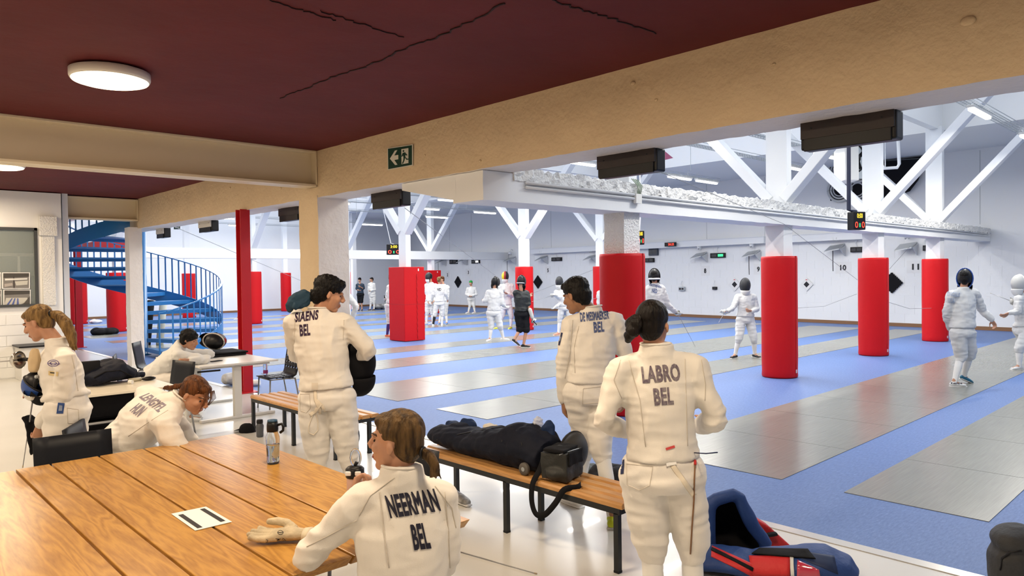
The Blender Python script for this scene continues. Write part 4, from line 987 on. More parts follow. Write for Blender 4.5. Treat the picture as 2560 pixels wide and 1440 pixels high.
# épée lying on the floor in front
def epee(a, b, label, guard=None, blade_r=.0035, grip=None, name='fencing_sword', m=None):
    """a: guard end, b: tip"""
    a, b = V(a), V(b); d = (b-a).normalized(); t = thing(name, label, 'sword', a, 'fencing swords')
    part('blade', MB().tube([a, a.lerp(b, .5)+V((0, 0, .0)), b], [blade_r*1.5, blade_r, blade_r*.7], 6), m or mat('blade_steel', (.34, .34, .35), .35, .8), t, True)
    part('tip', MB().tube([b-d*.015, b+d*.004], .0045, 8), mat('tip_brass', (.5, .42, .3), .4, .7), t)
    if guard:
        r = guard; part('guard', MB().lathe(a, ((r*.98, -.012), (r, -.008), (r*.92, .012), (r*.66, .034), (r*.25, .046), (.008, .048)), 24, axis=d, caps=False), mat('guard_steel', (.62, .60, .56), .22, .9), t, True).modifiers.new('th', 'SOLIDIFY').thickness = .002
        part('grip', MB().tube([a, a-d*.06, a-d*.14+V((0, 0, -.01))], [.012, .014, .010], 8), M_BLACK, t, True)
        part('pommel', MB().ell(a-d*.15+V((0, 0, -.012)), (.014, .014, .014)), M_GALV, t, True)
    return t
a, b = onz(1125, 1372, .006), onz(1341, 1434, .006)
epee(a-(b-a)*.35, b, 'thin sword lying on the white floor beside the seated fencer', None)
# navy kit bag with wheels on the bench
def kitbag():
    mb = MB(); z = .44
    ax = [V((3.70, 4.80, z+.09)), V((3.70, 4.62, z+.10)), V((3.70, 4.30, z+.10)), V((3.70, 4.00, z+.13)), V((3.71, 3.74, z+.15)), V((3.72, 3.52, z+.12))]
    mb.tube(ax, [(.06, .12), (.09, .17), (.10, .18), (.13, .19), (.17, .19), (.12, .17)], 18, sq=V((0, 0, 1)))
    mb.ell((3.69, 3.82, z+.22), (.12, .15, .10)); mb.ell((3.76, 3.60, z+.20), (.10, .10, .10)); mb.ell((3.73, 4.55, z+.14), (.1, .14, .07))
    t, bv = soft('kit_bag', mb, .012, M_NAVY, 'long navy wheeled kit bag lying on the foreground bench', 'bag', .018, 8, 2, z+.002)
    for k, x in enumerate((3.55,)):
        wv = onz(1270, 1152, z+.04)
        part('wheel', MB().lathe(V((3.535, 3.60, z+.045)), ((.012, -.014), (.042, -.014), (.045, -.008), (.045, .008), (.042, .014), (.012, .014)), 22, axis=(1, 0, 0)), mat('wheel_grey', (.10, .09, .08), .5), t, True)
        part('wheel_hub', MB().lathe(V((3.522, 3.60, z+.045)), ((.016, -.004), (.016, .004)), 14, axis=(1, 0, 0)), M_GALV, t)
    for pts in ([(1262, 1062), (1255, 1100), (1250, 1150)], [(1090, 1100), (1150, 1085), (1230, 1070), (1280, 1065)], [(1290, 1075), (1305, 1110), (1300, 1150)]):
        o = along(bv, pts)
        if len(o) > 1: part('piping', MB().tube(o, .004, 6), M_BLACK, t, True)
    for fc, frr in (((3.80, 4.52, z+.17), (.05, .10, .07)), ((3.78, 3.60, z+.25), (.05, .07, .10)), ((3.77, 4.68, z+.16), (.06, .08, .05))):
        me = bake(MB().ell(fc, frr), .01, 2, disp=lambda q: noise.noise(q*16)*.022); skin('open_flap', me, M_NAVYB, t)
    me = bake(MB().ell((3.74, 4.18, z+.22), (.05, .08, .03)), .008, 2, disp=lambda q: noise.noise(q*30)*.012); skin('pale_cloth', me, mat('pale_cloth', (.6, .56, .5), .8), t)
    me = bake(MB().ell((3.80, 3.72, z+.31), (.04, .03, .05)), .006, 1, disp=lambda q: noise.noise(q*60)*.014); skin('plastic_bag', me, mat('thin_plastic', (.75, .76, .78), .15, alpha=.55), t)
kitbag()
def smallbag():
    z = .44; c = V((3.66, 3.36, z)); t = thing('shoulder_bag', 'small black shoulder bag with a hanging strap on the bench end of the navy bag', 'bag', c)
    ax, ay = V((.13, .03, 0)), V((-.03, .095, 0))
    me = bake(MB().obox(c+V((0, 0, .105)), ax*.9, ay, (0, 0, .095)).ell(c+V((.02, 0, .17)), (.13, .09, .06)).ell(c+V((-.05, -.02, .06)), (.11, .10, .06)), .009, 5, disp=lambda q: .014*noise.noise(q*9)-.010*abs(noise.noise(q*16))); skin('body', me, mat('dark_olive_fabric', (.020, .021, .020), .6, bump=(60, .3)), t)
    me = bake(MB().obox(c+V((-.02, -.01, .215)), ax*.8, ay*.8, (0, 0, .012)).obox(c-ay*1.05+V((0, 0, .16)), ax*.75, ay*.05, (0, 0, .05)), .007, 3, disp=lambda q: .008*noise.noise(q*14)); skin('top_flap', me, M_BLACKM, t)
    part('zip', MB().tube([c+V((-.12, -.09, .2)), c+V((0, -.1, .21)), c+V((.1, -.07, .2))], .004, 6), M_GALV, t)
    def ribbon(pts, wdt=.02):
        vs, fs = [], []
        for i, p in enumerate(pts):
            d = (pts[min(i+1, len(pts)-1)]-pts[max(i-1, 0)]).normalized(); s = d.cross(V((1, .2, 0))).normalized() if True else 0
            vs += [p-s*wdt, p+s*wdt]
        for i in range(len(pts)-1): fs.append((2*i, 2*i+1, 2*i+3, 2*i+2))
        o = part('strap', MB().raw(vs, fs), M_BLACKM, t, True); o.modifiers.new('th', 'SOLIDIFY').thickness = .003
    ctl = [V((3.56, 3.42, z+.19)), V((3.53, 3.44, z+.08)), V((3.475, 3.46, z-.02)), V((3.465, 3.46, z-.14)), V((3.465, 3.42, z-.215)), V((3.465, 3.34, z-.20)), V((3.465, 3.24, z-.10)), V((3.475, 3.17, z-.0)), V((3.55, 3.12, z+.012)), V((3.62, 3.15, z+.012))]
    fine = []
    for i in range(len(ctl)-1):
        p0, p1, p2, p3 = ctl[max(i-1, 0)], ctl[i], ctl[i+1], ctl[min(i+2, len(ctl)-1)]
        for k in range(6):
            s = k/6; fine.append(.5*((2*p1)+(p2-p0)*s+(2*p0-5*p1+4*p2-p3)*s*s+(3*p1-p0-3*p2+p3)*s**3))
    ribbon(fine)
    part('buckle', MB().box((3.555, 3.40, z+.12), (3.575, 3.45, z+.17)), M_GALV, t, bevel=.004)
smallbag()
# clothing heap behind the bench
for k, (px, py, r, col, nm) in enumerate(((1420, 1205, .16, (.30, .03, .035), 'dark red'), (1470, 1200, .17, (.16, .19, .21), 'grey blue'), (1535, 1215, .2, (.012, .012, .015), 'black'), (1395, 1210, .12, (.05, .07, .08), 'dark teal'))):
    lump('clothing_heap', px, py, r, mat('cloth_'+nm.replace(' ', '_'), col, .85, bump=(30, .4)), nm+' clothing heap on the floor behind the foreground bench', 'clothing', 20+k, .8)
# red and blue fencing bag at the lower right
def redbag():
    A, B = onz(1800, 1440), onz(2085, 1462); d = (B-A).normalized(); s = V((-d.y, d.x, 0))
    if s.dot(FW) < 0: s = -s
    L = (B-A).length; G = lambda a, b, z: A + d*(a*L) + s*b + V((0, 0, z))
    mb = MB().tube([G(-.30, .10, .06), G(-.05, .08, .07), G(.3, .06, .075), G(.65, .05, .095), G(.95, .04, .11), G(1.12, .03, .085), G(1.2, .02, .06)], [(.055, .14), (.065, .15), (.07, .16), (.09, .18), (.10, .18), (.075, .13), (.03, .06)], 20, sq=V((0, 0, 1)))
    t, bv = soft('fencing_bag', mb, .012, mat('royal_blue_fabric', (.012, .045, .19), .6, bump=(50, .3, 4)), 'large open red and blue fencing bag on the white floor', 'bag', .012, 7, 2, .002)
    red = mat('red_fabric', (.52, .018, .022), .6, bump=(50, .3, 4))
    def patch(name, pts, m, lift=.005, n=9):
        q = quad(*[V((x, y, 0)) for x, y in pts]); vs, fs = [], []; ok = {}
        for i in range(n+1):
            for j in range(n+1):
                p = q(i/n, j/n); dd = ray(p.x, p.y).normalized(); h = bv.ray_cast(CP, dd)
                if h[0] is not None: ok[i, j] = len(vs); vs.append(h[0]+h[1]*lift)
        for i in range(n):
            for j in range(n):
                c = [(i, j), (i+1, j), (i+1, j+1), (i, j+1)]
                if all(k in ok for k in c): fs.append(tuple(ok[k] for k in c))
        if fs:
            o = part(name, MB().raw(vs, fs), m, t, True); o.modifiers.new('th', 'SOLIDIFY').thickness = .006
    patch('red_panel', [(1880, 1440), (1975, 1440), (1975, 1392), (1872, 1390)], red)
    patch('red_side', [(1778, 1392), (1880, 1440), (1885, 1412), (1780, 1365)], red)
    patch('black_trim', [(1778, 1378), (1882, 1428), (1884, 1421), (1780, 1371)], M_BLACKM, .011)
    patch('reflective_strip', [(1977, 1440), (1986, 1440), (1984, 1396), (1975, 1394)], mat('silver_strip', (.6, .6, .6), .3), .009)
    patch('clear_pocket', [(1992, 1440), (2050, 1440), (2048, 1425), (1994, 1402)], mat('pink_plastic', (.45, .04, .08), .12, coat=1), .009)
    patch('mesh_pocket', [(1990, 1392), (2095, 1436), (2085, 1390), (1990, 1376)], mat('navy_panel', (.006, .018, .07), .6), .003)
    patch('black_opening', [(1880, 1388), (2040, 1400), (2020, 1376), (1900, 1374)], M_BLACKM, .013)
    # open upright end of the bag
    O = onz(1830, 1395); O.z = 0; D0 = (O-CP).dot(FW)
    outer = [(1772, 1265), (1790, 1248), (1835, 1238), (1848, 1246), (1862, 1275), (1885, 1320), (1915, 1362), (1905, 1392), (1830, 1388), (1772, 1370)]
    mbu = MB()
    ring = [dep(x, y, D0+.02) for x, y in outer]
    cen = sum(ring, V())/len(ring)
    me = bake(MB().tube(ring+[ring[0]], .045, 10), .01, 3, disp=lambda q: .008*noise.noise(q*10)); skin('upright_rim', me, MATS['royal_blue_fabric'], t)
    part('dark_inside', MB().raw([cen+(p-cen)*.98+FW*.05 for p in ring]+[cen+(p-cen)*.7+FW*.22 for p in ring], [tuple(range(10, 20))]+[(i, (i+1) % 10, 10+(i+1) % 10, 10+i) for i in range(10)]), M_BLACKM, t, True)
    back = [(1855, 1262), (1870, 1285), (1925, 1318), (1985, 1372), (1930, 1374), (1890, 1330)]
    me = bake(MB().prism([dep(x, y, D0+.16) for x, y in back], FW*.12), .012, 4); skin('red_back', me, red, t)
    part('black_strap', MB().tube([dep(1895, 1352, D0+.12), dep(1905, 1340, D0+.12), dep(1940, 1334, D0+.13)], [(.012, .03)]*3, 8), M_BLACKM, t)
redbag()
t, bv = soft('backpack', MB().tube([onz(2545, 1475), onz(2540, 1475)+V((0, 0, .22)), onz(2540, 1475)+V((0, 0, .34))], [(.16, .15), (.17, .14), (.08, .08)], 16).ell(onz(2540, 1478)+V((0, 0, .30)), (.15, .13, .09)), .012, mat('charcoal_fabric', (.03, .031, .034), .7, bump=(60, .3)), 'dark grey backpack cut by the lower right corner', 'backpack', .008, 9, 3, .002)
o = along(bv, [(2500, 1425), (2505, 1395), (2525, 1380), (2555, 1378)], .004)
if len(o) > 1: part('zip', MB().tube(o, .006, 6), M_BLACK, t, True)
# ================================================================== people
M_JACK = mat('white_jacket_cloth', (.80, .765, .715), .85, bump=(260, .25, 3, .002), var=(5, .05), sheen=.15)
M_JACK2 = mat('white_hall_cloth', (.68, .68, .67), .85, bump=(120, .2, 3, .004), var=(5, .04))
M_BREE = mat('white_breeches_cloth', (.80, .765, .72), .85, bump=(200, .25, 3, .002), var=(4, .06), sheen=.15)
M_SOCK = mat('white_sock', (.80, .79, .77), .9, bump=(300, .4, 2, .002))
M_SKIN = mat('light_skin', (.52, .27, .17), .5, var=(12, .12), bump=(180, .12, 3, .001))
M_SKIND = mat('tan_skin', (.34, .17, .095), .5, var=(12, .12), bump=(180, .12, 3, .001))
M_SHOEW = mat('white_shoe', (.75, .75, .75), .5)
M_SHOEB = mat('black_shoe', (.015, .015, .018), .5)
M_SHOEY = mat('yellow_shoe', (.62, .72, .03), .5)
M_MESH = mat('mask_mesh', (.022, .023, .026), .38, .3, bump=(420, .9, 1, .003))
M_GLOVE = mat('grey_glove', (.50, .50, .48), .7, bump=(60, .3))
M_SEAM = mat('jacket_seam', (.60, .55, .49), .9)
def hairmat(name, c1, c2):
    return mat(name, c1, .45, bump=(26, 1.0, 5, .012), var=(16, .5, c2), stretch=(3.2, 3.2, .55), spec=.22)
M_HBLK = hairmat('black_hair', (.006, .005, .005), (.003, .0025, .0025)); M_HBRN = hairmat('brown_hair', (.135, .078, .030), (.030, .016, .007))
M_HBLD = hairmat('dark_blond_hair', (.30, .185, .070), (.085, .045, .015)); M_HRED = hairmat('red_brown_hair', (.17, .062, .020), (.05, .017, .006)); M_HDRK = hairmat('dark_brown_hair', (.010, .007, .006), (.004, .003, .003))

def hand(mb, w, d, n, s=1, curl=.5, fat=1.0, thumb=1):
    w, d, n = V(w), V(d).normalized(), V(n); n = (n-d*n.dot(d)).normalized(); sd = d.cross(n)*thumb
    mb.tube([w-d*.02*s, w+d*.02*s, w+d*.06*s, w+d*.088*s], [(.028*s*fat, .021*s*fat), (.036*s*fat, .017*s*fat), (.042*s*fat, .016*s*fat), (.040*s*fat, .013*s*fat)], 12, sq=sd)
    for k, (b, L) in enumerate(((-.030, .056), (-.010, .070), (.011, .076), (.031, .066))):
        r = .0088*s*fat; p = w+d*.080*s+sd*b*s; a = .15; pts = [p]
        for seg in (.42, .32, .26):
            a += curl*(.75 if seg > .4 else .95); pts.append(pts[-1]+(d*math.cos(a)+n*math.sin(a))*L*seg*s*1.12)
        mb.tube(pts, [r*1.08, r, r*.95, r*.8], 8); mb.ell(pts[-1], (r*.8,)*3, nu=8, nv=5)
    p = w+d*.02*s+sd*.030*s; q = p+(d*.6+sd*.75+n*.2).normalized()*.042*s; r_ = q+(d*.85+sd*.25+n*.45).normalized()*.034*s; e = r_+(d*.9+n*.5).normalized()*.024*s
    mb.tube([p, q, r_, e], [.013*s*fat, .0115*s*fat, .010*s*fat, .008*s*fat], 8); mb.ell(e, (.008*s*fat,)*3, nu=8, nv=5)

def axes(look, up=(0, 0, 1)):
    Y = V(look).normalized(); X = Y.cross(V(up)).normalized(); return X, Y, X.cross(Y)
def head_shapes(mb, c, A, s):
    X, Y, Z = A; P = lambda x, y, z: V(c)+(X*x+Y*y+Z*z)*s
    def E(p, r): mb.ell(P(*p), tuple(q*s for q in r), A, 16, 10)
    E((0, -.014, .035), (.074, .094, .084)); E((0, .026, -.028), (.060, .066, .084)); E((0, .064, -.093), (.028, .028, .022)); E((0, .03, -.075), (.048, .052, .035))
    mb.tube([P(0, .082, .026), P(0, .103, -.004), P(0, .117, -.022)], [.009*s, .012*s, .013*s], 8); E((0, .106, -.026), (.018, .013, .010))
    E((0, .079, .024), (.044, .016, .012)); E((0, .091, -.054), (.022, .010, .008)); E((0, .089, -.069), (.020, .010, .008))
    for sx in (-1, 1):
        E((sx*.036, .062, -.022), (.022, .022, .024)); E((sx*.073, -.012, -.014), (.007, .015, .022)); E((sx*.073, -.012, -.026), (.006, .010, .012))

def cut_ell(c, A, r, phi0, phi1, th0, th1, nu=18, nv=12):
    """part of an ellipsoid: phi around Z from forward (Y), th elevation"""
    X, Y, Z = A; vs = []
    for j in range(nv+1):
        t = th0+(th1-th0)*j/nv
        for i in range(nu+1):
            p = phi0+(phi1-phi0)*i/nu
            vs.append(V(c)+X*(r[0]*math.cos(t)*math.sin(p))+Y*(r[1]*math.cos(t)*math.cos(p))+Z*(r[2]*math.sin(t)))
    return MB().raw(vs, [(j*(nu+1)+i, j*(nu+1)+i+1, (j+1)*(nu+1)+i+1, (j+1)*(nu+1)+i) for j in range(nv) for i in range(nu)])
def mask_on(parent, c, A, s=1, front=None, bib=None, trim=None, back=None, lite=False, band=None):
    X, Y, Z = A; c = V(c)
    def sol(o, th=.004): o.modifiers.new('th', 'SOLIDIFY').thickness = th; return o
    m = sol(part('mask_mesh', cut_ell(c+Y*.012*s, A, (.108*s, .135*s, .158*s), -1.75, 1.75, -1.05, 1.5), front or M_MESH, parent, True))
    rim = [c+Y*.012*s+X*(.110*s*math.sin(k*PI/12))*1.0+Z*(.160*s*math.cos(k*PI/12))-Y*.02*s for k in range(25)]
    part('mask_trim', MB().tube(rim, .010*s, 6), trim or M_BLACK, parent, True)
    sol(part('mask_bib', cut_ell(c+Y*.012*s-Z*.115*s, A, (.100*s, .128*s, .13*s), -1.5, 1.5, -1.2, .1, 14, 8), bib or M_JACK2, parent, True))
    bk = back or M_BLACK
    sol(part('mask_back', cut_ell(c+Y*.004*s+Z*.012*s, A, (.100*s, .122*s, .138*s), 1.55, 4.73, -.62, 1.5, 16, 10), bk, parent, True))
    if band: part('mask_strap', MB().tube([c+X*(.103*s*math.sin(a))-Y*(.122*s*math.cos(a))-Z*.045*s for a in [(-1.5+3*k/12) for k in range(13)]], .017*s, 8), band, parent, True)
    return m

def chain(mb, pts, radii, n=14, ref=None):
    """limb: smooth swept tube through joints with rounded ends"""
    fine, rr = [], []
    m = len(pts); pts = [V(p) for p in pts]
    for i in range(m-1):
        p0, p1, p2, p3 = pts[max(i-1, 0)], pts[i], pts[i+1], pts[min(i+2, m-1)]
        for k in range(5):
            s = k/5
            c = .5*((2*p1)+(p2-p0)*s+(2*p0-5*p1+4*p2-p3)*s*s+(3*p1-p0-3*p2+p3)*s**3); l = p1.lerp(p2, s)
            fine.append(l.lerp(c, .6)); rr.append(radii[i]+(radii[i+1]-radii[i])*s)
    fine.append(pts[-1]); rr.append(radii[-1])
    mb.tube(fine, rr, n, ref=ref); mb.ell(pts[0], (radii[0],)*3); mb.ell(pts[-1], (radii[-1]*.98,)*3)

def person(spec):
    """spec joints: (px, py, extra depth) on the base depth D, or a world Vector"""
    g = spec.get; D = spec['D']; s = g('s', 1.0)
    def J(k, default=None):
        v = g(k, default)
        if v is None: return None
        return v.copy() if isinstance(v, V) else dep(v[0], v[1], D+(v[2] if len(v) > 2 else 0))
    hd, sA, sB, eA, eB, wA, wB, pv = [J(k) for k in ('hd', 'sA', 'sB', 'eA', 'eB', 'wA', 'wB', 'pv')]
    kA, kB, aA, aB = [J(k) for k in ('kA', 'kB', 'aA', 'aB')]
    fr, ff = g('face', (0, 1)); front = RT*fr+FW*ff; front.z = 0; front.normalize()
    if D < 9.8: sA, sB = sA-V((0, 0, .022*s)), sB-V((0, 0, .022*s))
    shm = (sA+sB)/2; sx = (sB-sA).normalized()
    if (sB-sA).length < .12: sx = front.cross(V((0, 0, 1)))*(1 if front.dot(FW) > 0 else -1)
    up_t = (shm-pv).normalized(); fv = sx.cross(up_t)            # torso thickness direction
    hx = g('hx'); hx = (RT*hx[0]+FW*hx[1]).normalized() if hx else V((sx.x, sx.y, 0)).normalized()
    if hx.dot(sx) < 0: hx = -hx
    hA, hB = J('hA'), J('hB')
    if hA is None: hA, hB = pv-hx*.095*s-V((0, 0, .03*s)), pv+hx*.095*s-V((0, 0, .03*s))
    look = RT*g('look', (0, 1, 0))[0]+FW*g('look', (0, 1, 0))[1]+V((0, 0, 1))*g('look', (0, 1, 0))[2]
    A = axes(look); X, Y, Z = A; hs = s*g('hs', 1.07 if D < 6.2 else 1.04)
    nk = J('nk') or shm+up_t*.065*s
    near = D < 6.2; mid = D < 17
    vb = .0055 if near else (.010 if mid else .015); vj = .0095 if near else (.013 if mid else .017)
    root = thing('person', g('label'), 'person', (pv.x, pv.y, 0), g('group'))
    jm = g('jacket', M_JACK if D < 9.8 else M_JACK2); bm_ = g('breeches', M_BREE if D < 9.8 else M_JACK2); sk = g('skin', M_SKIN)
    # ---- body: one continuous skin
    mb = MB(); head_shapes(mb, hd, A, hs)
    jaw = hd - Z*.05*s - Y*.02*s
    chain(mb, [nk-up_t*.04*s, nk+up_t*.01*s, jaw], [.046*s, .052*s, .051*s])
    mb.tube([pv-up_t*.02*s, pv+up_t*.1*s, pv.lerp(shm, .6), shm-up_t*.03*s, shm+up_t*.0*s], [(.075*s, .06*s), (.08*s, .065*s), (.10*s, .07*s), (.10*s, .055*s), (.05*s, .045*s)], 16, sq=[hx, hx, sx, sx, sx])
    ga = {}
    for k, (sh, el, wr) in (('A', (sA, eA, wA)), ('B', (sB, eB, wB))):
        chain(mb, [shm.lerp(sh, .55), sh, sh.lerp(el, .5), el, el.lerp(wr, .5), wr], [.042*s, .042*s, .038*s, .034*s, .031*s, .027*s])
        hdv = g('hd'+k); dv = (RT*hdv[0]+FW*hdv[1]+V((0, 0, 1))*hdv[2]).normalized() if hdv else (wr-el).normalized()
        pn = g('pn'+k); nv = (RT*pn[0]+FW*pn[1]+V((0, 0, 1))*pn[2]) if pn else (shm-wr)
        curl = g('curl'+k, .55)
        hand(mb, wr+dv*.025*s, dv, nv, s, curl, 1.0, g('thumb'+k, 1)); ga[k] = (wr, dv, nv, curl)
    legs = {}
    for k, (h, kn, an) in (('A', (hA, kA, aA)), ('B', (hB, kB, aB))):
        if kn is None: continue
        if not g('tilt'+k): an.z = .083*s
        chain(mb, [h, h.lerp(kn, .5), kn, an], [.06*s, .06*s, .050*s, .036*s])
        td = g('toe'+k); td = (RT*td[0]+FW*td[1]) if td else front.copy()
        td.z = g('tilt'+k, 0); td.normalize(); legs[k] = (h, kn, an, td)
        mb.tube([an, an-V((0, 0, .045*s))+td*.05*s, an-V((0, 0, .06*s))+td*.15*s], [.035*s, .035*s, .028*s], 8)
    meh = bake(mb, vb, 2); bvh_h = bvh_of(meh); body = skin('body', meh, sk, root)
    # ---- jacket
    if g('tee'):
        sleeves = .42
    else: sleeves = 1.0
    mb = MB(); w = g('bulk', 1.0)*s; hem = pv + up_t*g('hem', .04)*s
    mb.tube([hem, hem+up_t*.03*s, pv.lerp(shm, .32), pv.lerp(shm, .55), pv.lerp(shm, .76), pv.lerp(shm, .92), shm+up_t*.02*s, shm+up_t*.05*s],
            [(.192*w, .143*w), (.190*w, .141*w), (.172*w, .125*w), (.182*w, .130*w), (.190*w, .128*w), (.182*w, .112*w), (.150*w, .095*w), (.095*w, .078*w)], 22, sq=[hx, hx, (hx+sx).normalized(), sx, sx, sx, sx, sx])
    for k, (sh, el, wr) in (('A', (sA, eA, wA)), ('B', (sB, eB, wB))):
        mb.ell(sh, (.072*w,)*3)
        if not g('tee'): chain(mb, [nk-up_t*.045*s, nk.lerp(sh, .5)-up_t*.022*s, sh+up_t*.004*s], [.070*w, .070*w, .068*w])
        if sleeves < 1: chain(mb, [shm.lerp(sh, .55), sh, sh.lerp(el, .85)], [.075*w, .076*w, .078*w])
        else: chain(mb, [shm.lerp(sh, .55), sh, sh.lerp(el, .5), el, el.lerp(wr, .5), wr], [.074*w, .073*w, .067*w, .061*w, .053*w, .043*w])
    if not g('tee'):
        mb.tube([shm+up_t*.02*s, nk+up_t*.015*s, nk+up_t*.048*s], [(.10*s, .09*s), (.086*s, .080*s), (.078*s, .076*s)], 18, sq=sx)
    am = g('wrinkle', 1.0)*(1.1 if near else 1.2); folds = [eA, eB, sA-up_t*.09*s, sB-up_t*.09*s, hem+up_t*.05*s]
    def dj(p):
        wv = noise.noise_vector(p*3)*.35; q = V((p.x*10, p.y*10, p.z*6.5))+wv; r_ = V((p.x*6, p.y*6, p.z*19))+wv; lo = 1+1.3*max(math.exp(-((p-k_).length/.11)**2) for k_ in folds)
        a = noise.noise(p*5)*.007 - abs(noise.noise(q))*.012*lo - abs(noise.noise(r_))*.008*lo + noise.noise(p*26)*.0014 + .006
        return a*am
    me = bake(mb, vj, 4 if near else 2, disp=dj); bv = bvh_of(me)
    jk = skin('jacket' if not g('tee') else 'shirt', me, jm, root)
    if near and not g('tee'):
        # stand-up collar rim and cuffs
        for q, rr, ax_ in ((nk+up_t*.048*s, .077*s, up_t),):
            a1 = sx; b1 = ax_.cross(a1).normalized()
            part('collar_edge', MB().tube([q+a1*rr*math.cos(k*PI/12)+b1*rr*math.sin(k*PI/12) for k in range(25)], .006, 6), jm, jk, True)
    # ---- breeches, socks, shoes
    if legs:
        mb = MB(); hw_ = g('hipw', 1.06 if near else 1.0)
        mb.tube([pv+up_t*.10*s, pv+up_t*.02*s, pv-V((0, 0, .05*s)), pv-V((0, 0, .10*s))], [(.140*s, .105*s), (.166*s*hw_, .122*s*hw_), (.186*s*hw_, .142*s*hw_), (.15*s*hw_, .125*s*hw_)], 20, sq=hx)
        shorts = g('shorts'); low = {}
        for k, (h, kn, an, td) in legs.items():
            low[k] = kn.lerp(an, g('cut', .26))
            bt = g('bag', 1.14 if near else 1.0)*s
            chain(mb, [h, h.lerp(kn, .5), kn, low[k]], [.102*bt, .094*bt, .080*bt, (.062 if not shorts else .095)*s], 18)
            mb.ell(h, (.110*s*hw_,)*3)
        def db(p):
            z = p.z
            wv = noise.noise_vector(p*3)*.4
            return (noise.noise(V((p.x*9, p.y*9, p.z*26))+wv)*.005 - abs(noise.noise(V((p.x*4, p.y*4, p.z*15))+wv))*.012 - abs(noise.noise(V((p.x*9, p.y*9, p.z*5))+wv))*.010 + noise.noise(p*6)*.006+.009)*am
        meb = bake(mb, vj, 3 if near else 2, disp=db); bvb = bvh_of(meb); br = skin('breeches' if not shorts else 'shorts', meb, bm_, root)
        for k, (h, kn, an, td) in legs.items():
            sm = g('sock'+k, g('sock', M_SOCK))
            if sm: 
                mb = MB(); chain(mb, [low[k].lerp(kn, .3), low[k].lerp(an, .35), an.lerp(low[k], .25), an-V((0, 0, .03*s))], [.056*s, .055*s, .042*s, .040*s], 16); skin('sock', bake(mb, vj*.8, 1), sm, root)
            mb = MB(); zf = an.z-.075*s; f = td; hz = lambda q, z: V((q.x, q.y, q.z+z))
            b0 = an-V((0, 0, .045*s))
            mb.tube([b0-f*.055*s, b0-f*.02*s, b0+f*.05*s-V((0, 0, .005)), b0+f*.12*s-V((0, 0, .012)), b0+f*.17*s-V((0, 0, .018))], [(.030*s, .030*s), (.036*s, .042*s), (.040*s, .036*s), (.043*s, .028*s), (.030*s, .018*s)], 14, sq=f.cross(V((0, 0, 1))))
            mb.ell(b0-f*.04*s, (.038*s, .034*s, .036*s)); mb.ell(b0+V((0, 0, .02*s)), (.044*s,)*3)
            shm_ = g('shoe'+k, g('shoe', M_SHOEW))
            if shm_:
                so = skin('shoe', bake(mb, vj*.7, 2), shm_, root)
                part('sole', MB().tube([b0-f*.07*s-V((0, 0, .03*s)), b0+f*.05*s-V((0, 0, .034*s)), b0+f*.18*s-V((0, 0, .034*s))], [(.034*s, .010*s), (.040*s, .010*s), (.030*s, .009*s)], 12, sq=f.cross(V((0, 0, 1)))), g('solem', M_SHOEW), so, True)
    # gloves
    for k in g('gloves', ''):
        wr, dv, nv, curl = ga[k]; mb = MB(); hand(mb, wr+dv*.025*s, dv, nv, s, curl, 1.35, g('thumb'+k, 1)); mb.tube([wr-dv*.07*s, wr+dv*.03*s], [.046*s, .036*s], 12)
        skin('glove', bake(mb, vb, 2), g('glovem', M_GLOVE), root)
    # ---- head dressing
    if g('mask') is not None: mask_on(root, hd+Z*.005*s, A, s, **g('mask'))
    hair = g('hair')
    if hair: hair(root, hd, A, hs)
    if near or g('eyes'):
        def face(x, z, inset):
            o = hd+(X*x+Z*z+Y*.3)*hs; h = bvh_h.ray_cast(o, -Y); return (h[0] if h[0] is not None else hd+(X*x+Z*z+Y*.08)*hs)-Y*inset*hs
        for sxx in (-1, 1):
            ey = part('eye', MB().ell(face(sxx*.030, .004, .003), (.013*hs, .005*hs, .006*hs), A), mat('eye_dark', (.03, .022, .018), .2), root, True)
            part('eyebrow', MB().tube([face(sxx*.014, .024, .001), face(sxx*.032, .030, .001), face(sxx*.046, .025, .001)], .0038*hs, 6), g('browm', mat('brow_brown', (.07, .035, .018), .7)), root, True)
        part('lips', MB().ell(face(0, -.061, .004), (.021*hs, .006*hs, .009*hs), A), mat('lip', (.36, .11, .09), .5), root, True)
    # lettering on the back
    fb = (shm-CP).dot(FW)
    last = [fb]
    def hit(x, y, lift=.003, bvx=None):
        d = ray(x, y).normalized(); h = (bvx or bv).ray_cast(CP, d)
        if h[0] is None: return CP+ray(x, y)*last[0]
        last[0] = (h[0]-CP).dot(FW)
        return h[0]-d*lift
    for txt, c4, m in g('text', ()):
        q = quad(*[V((x, y, 0)) for x, y in c4])
        lettering('name_print', txt, lambda u, v: hit(q(u, v).x, q(u, v).y, .0035 if near else .006), m, jk, offset=.038 if near else .03, cuts=10 if near else 4)
    for pts in g('seams', ()):
        fine = []
        for (x0, y0), (x1, y1) in zip(pts, pts[1:]):
            for k in range(6):
                x, y = x0+(x1-x0)*k/6, y0+(y1-y0)*k/6; d = ray(x, y).normalized(); h = bv.ray_cast(CP, d)
                if h[0] is not None: fine.append(h[0]-d*.0018)
        if len(fine) > 2: part('seam', MB().tube(fine, .0022, 5), M_SEAM, jk, True)
    return root, jk, bv, (bvb if legs else None), A, hd, (br if legs else None)

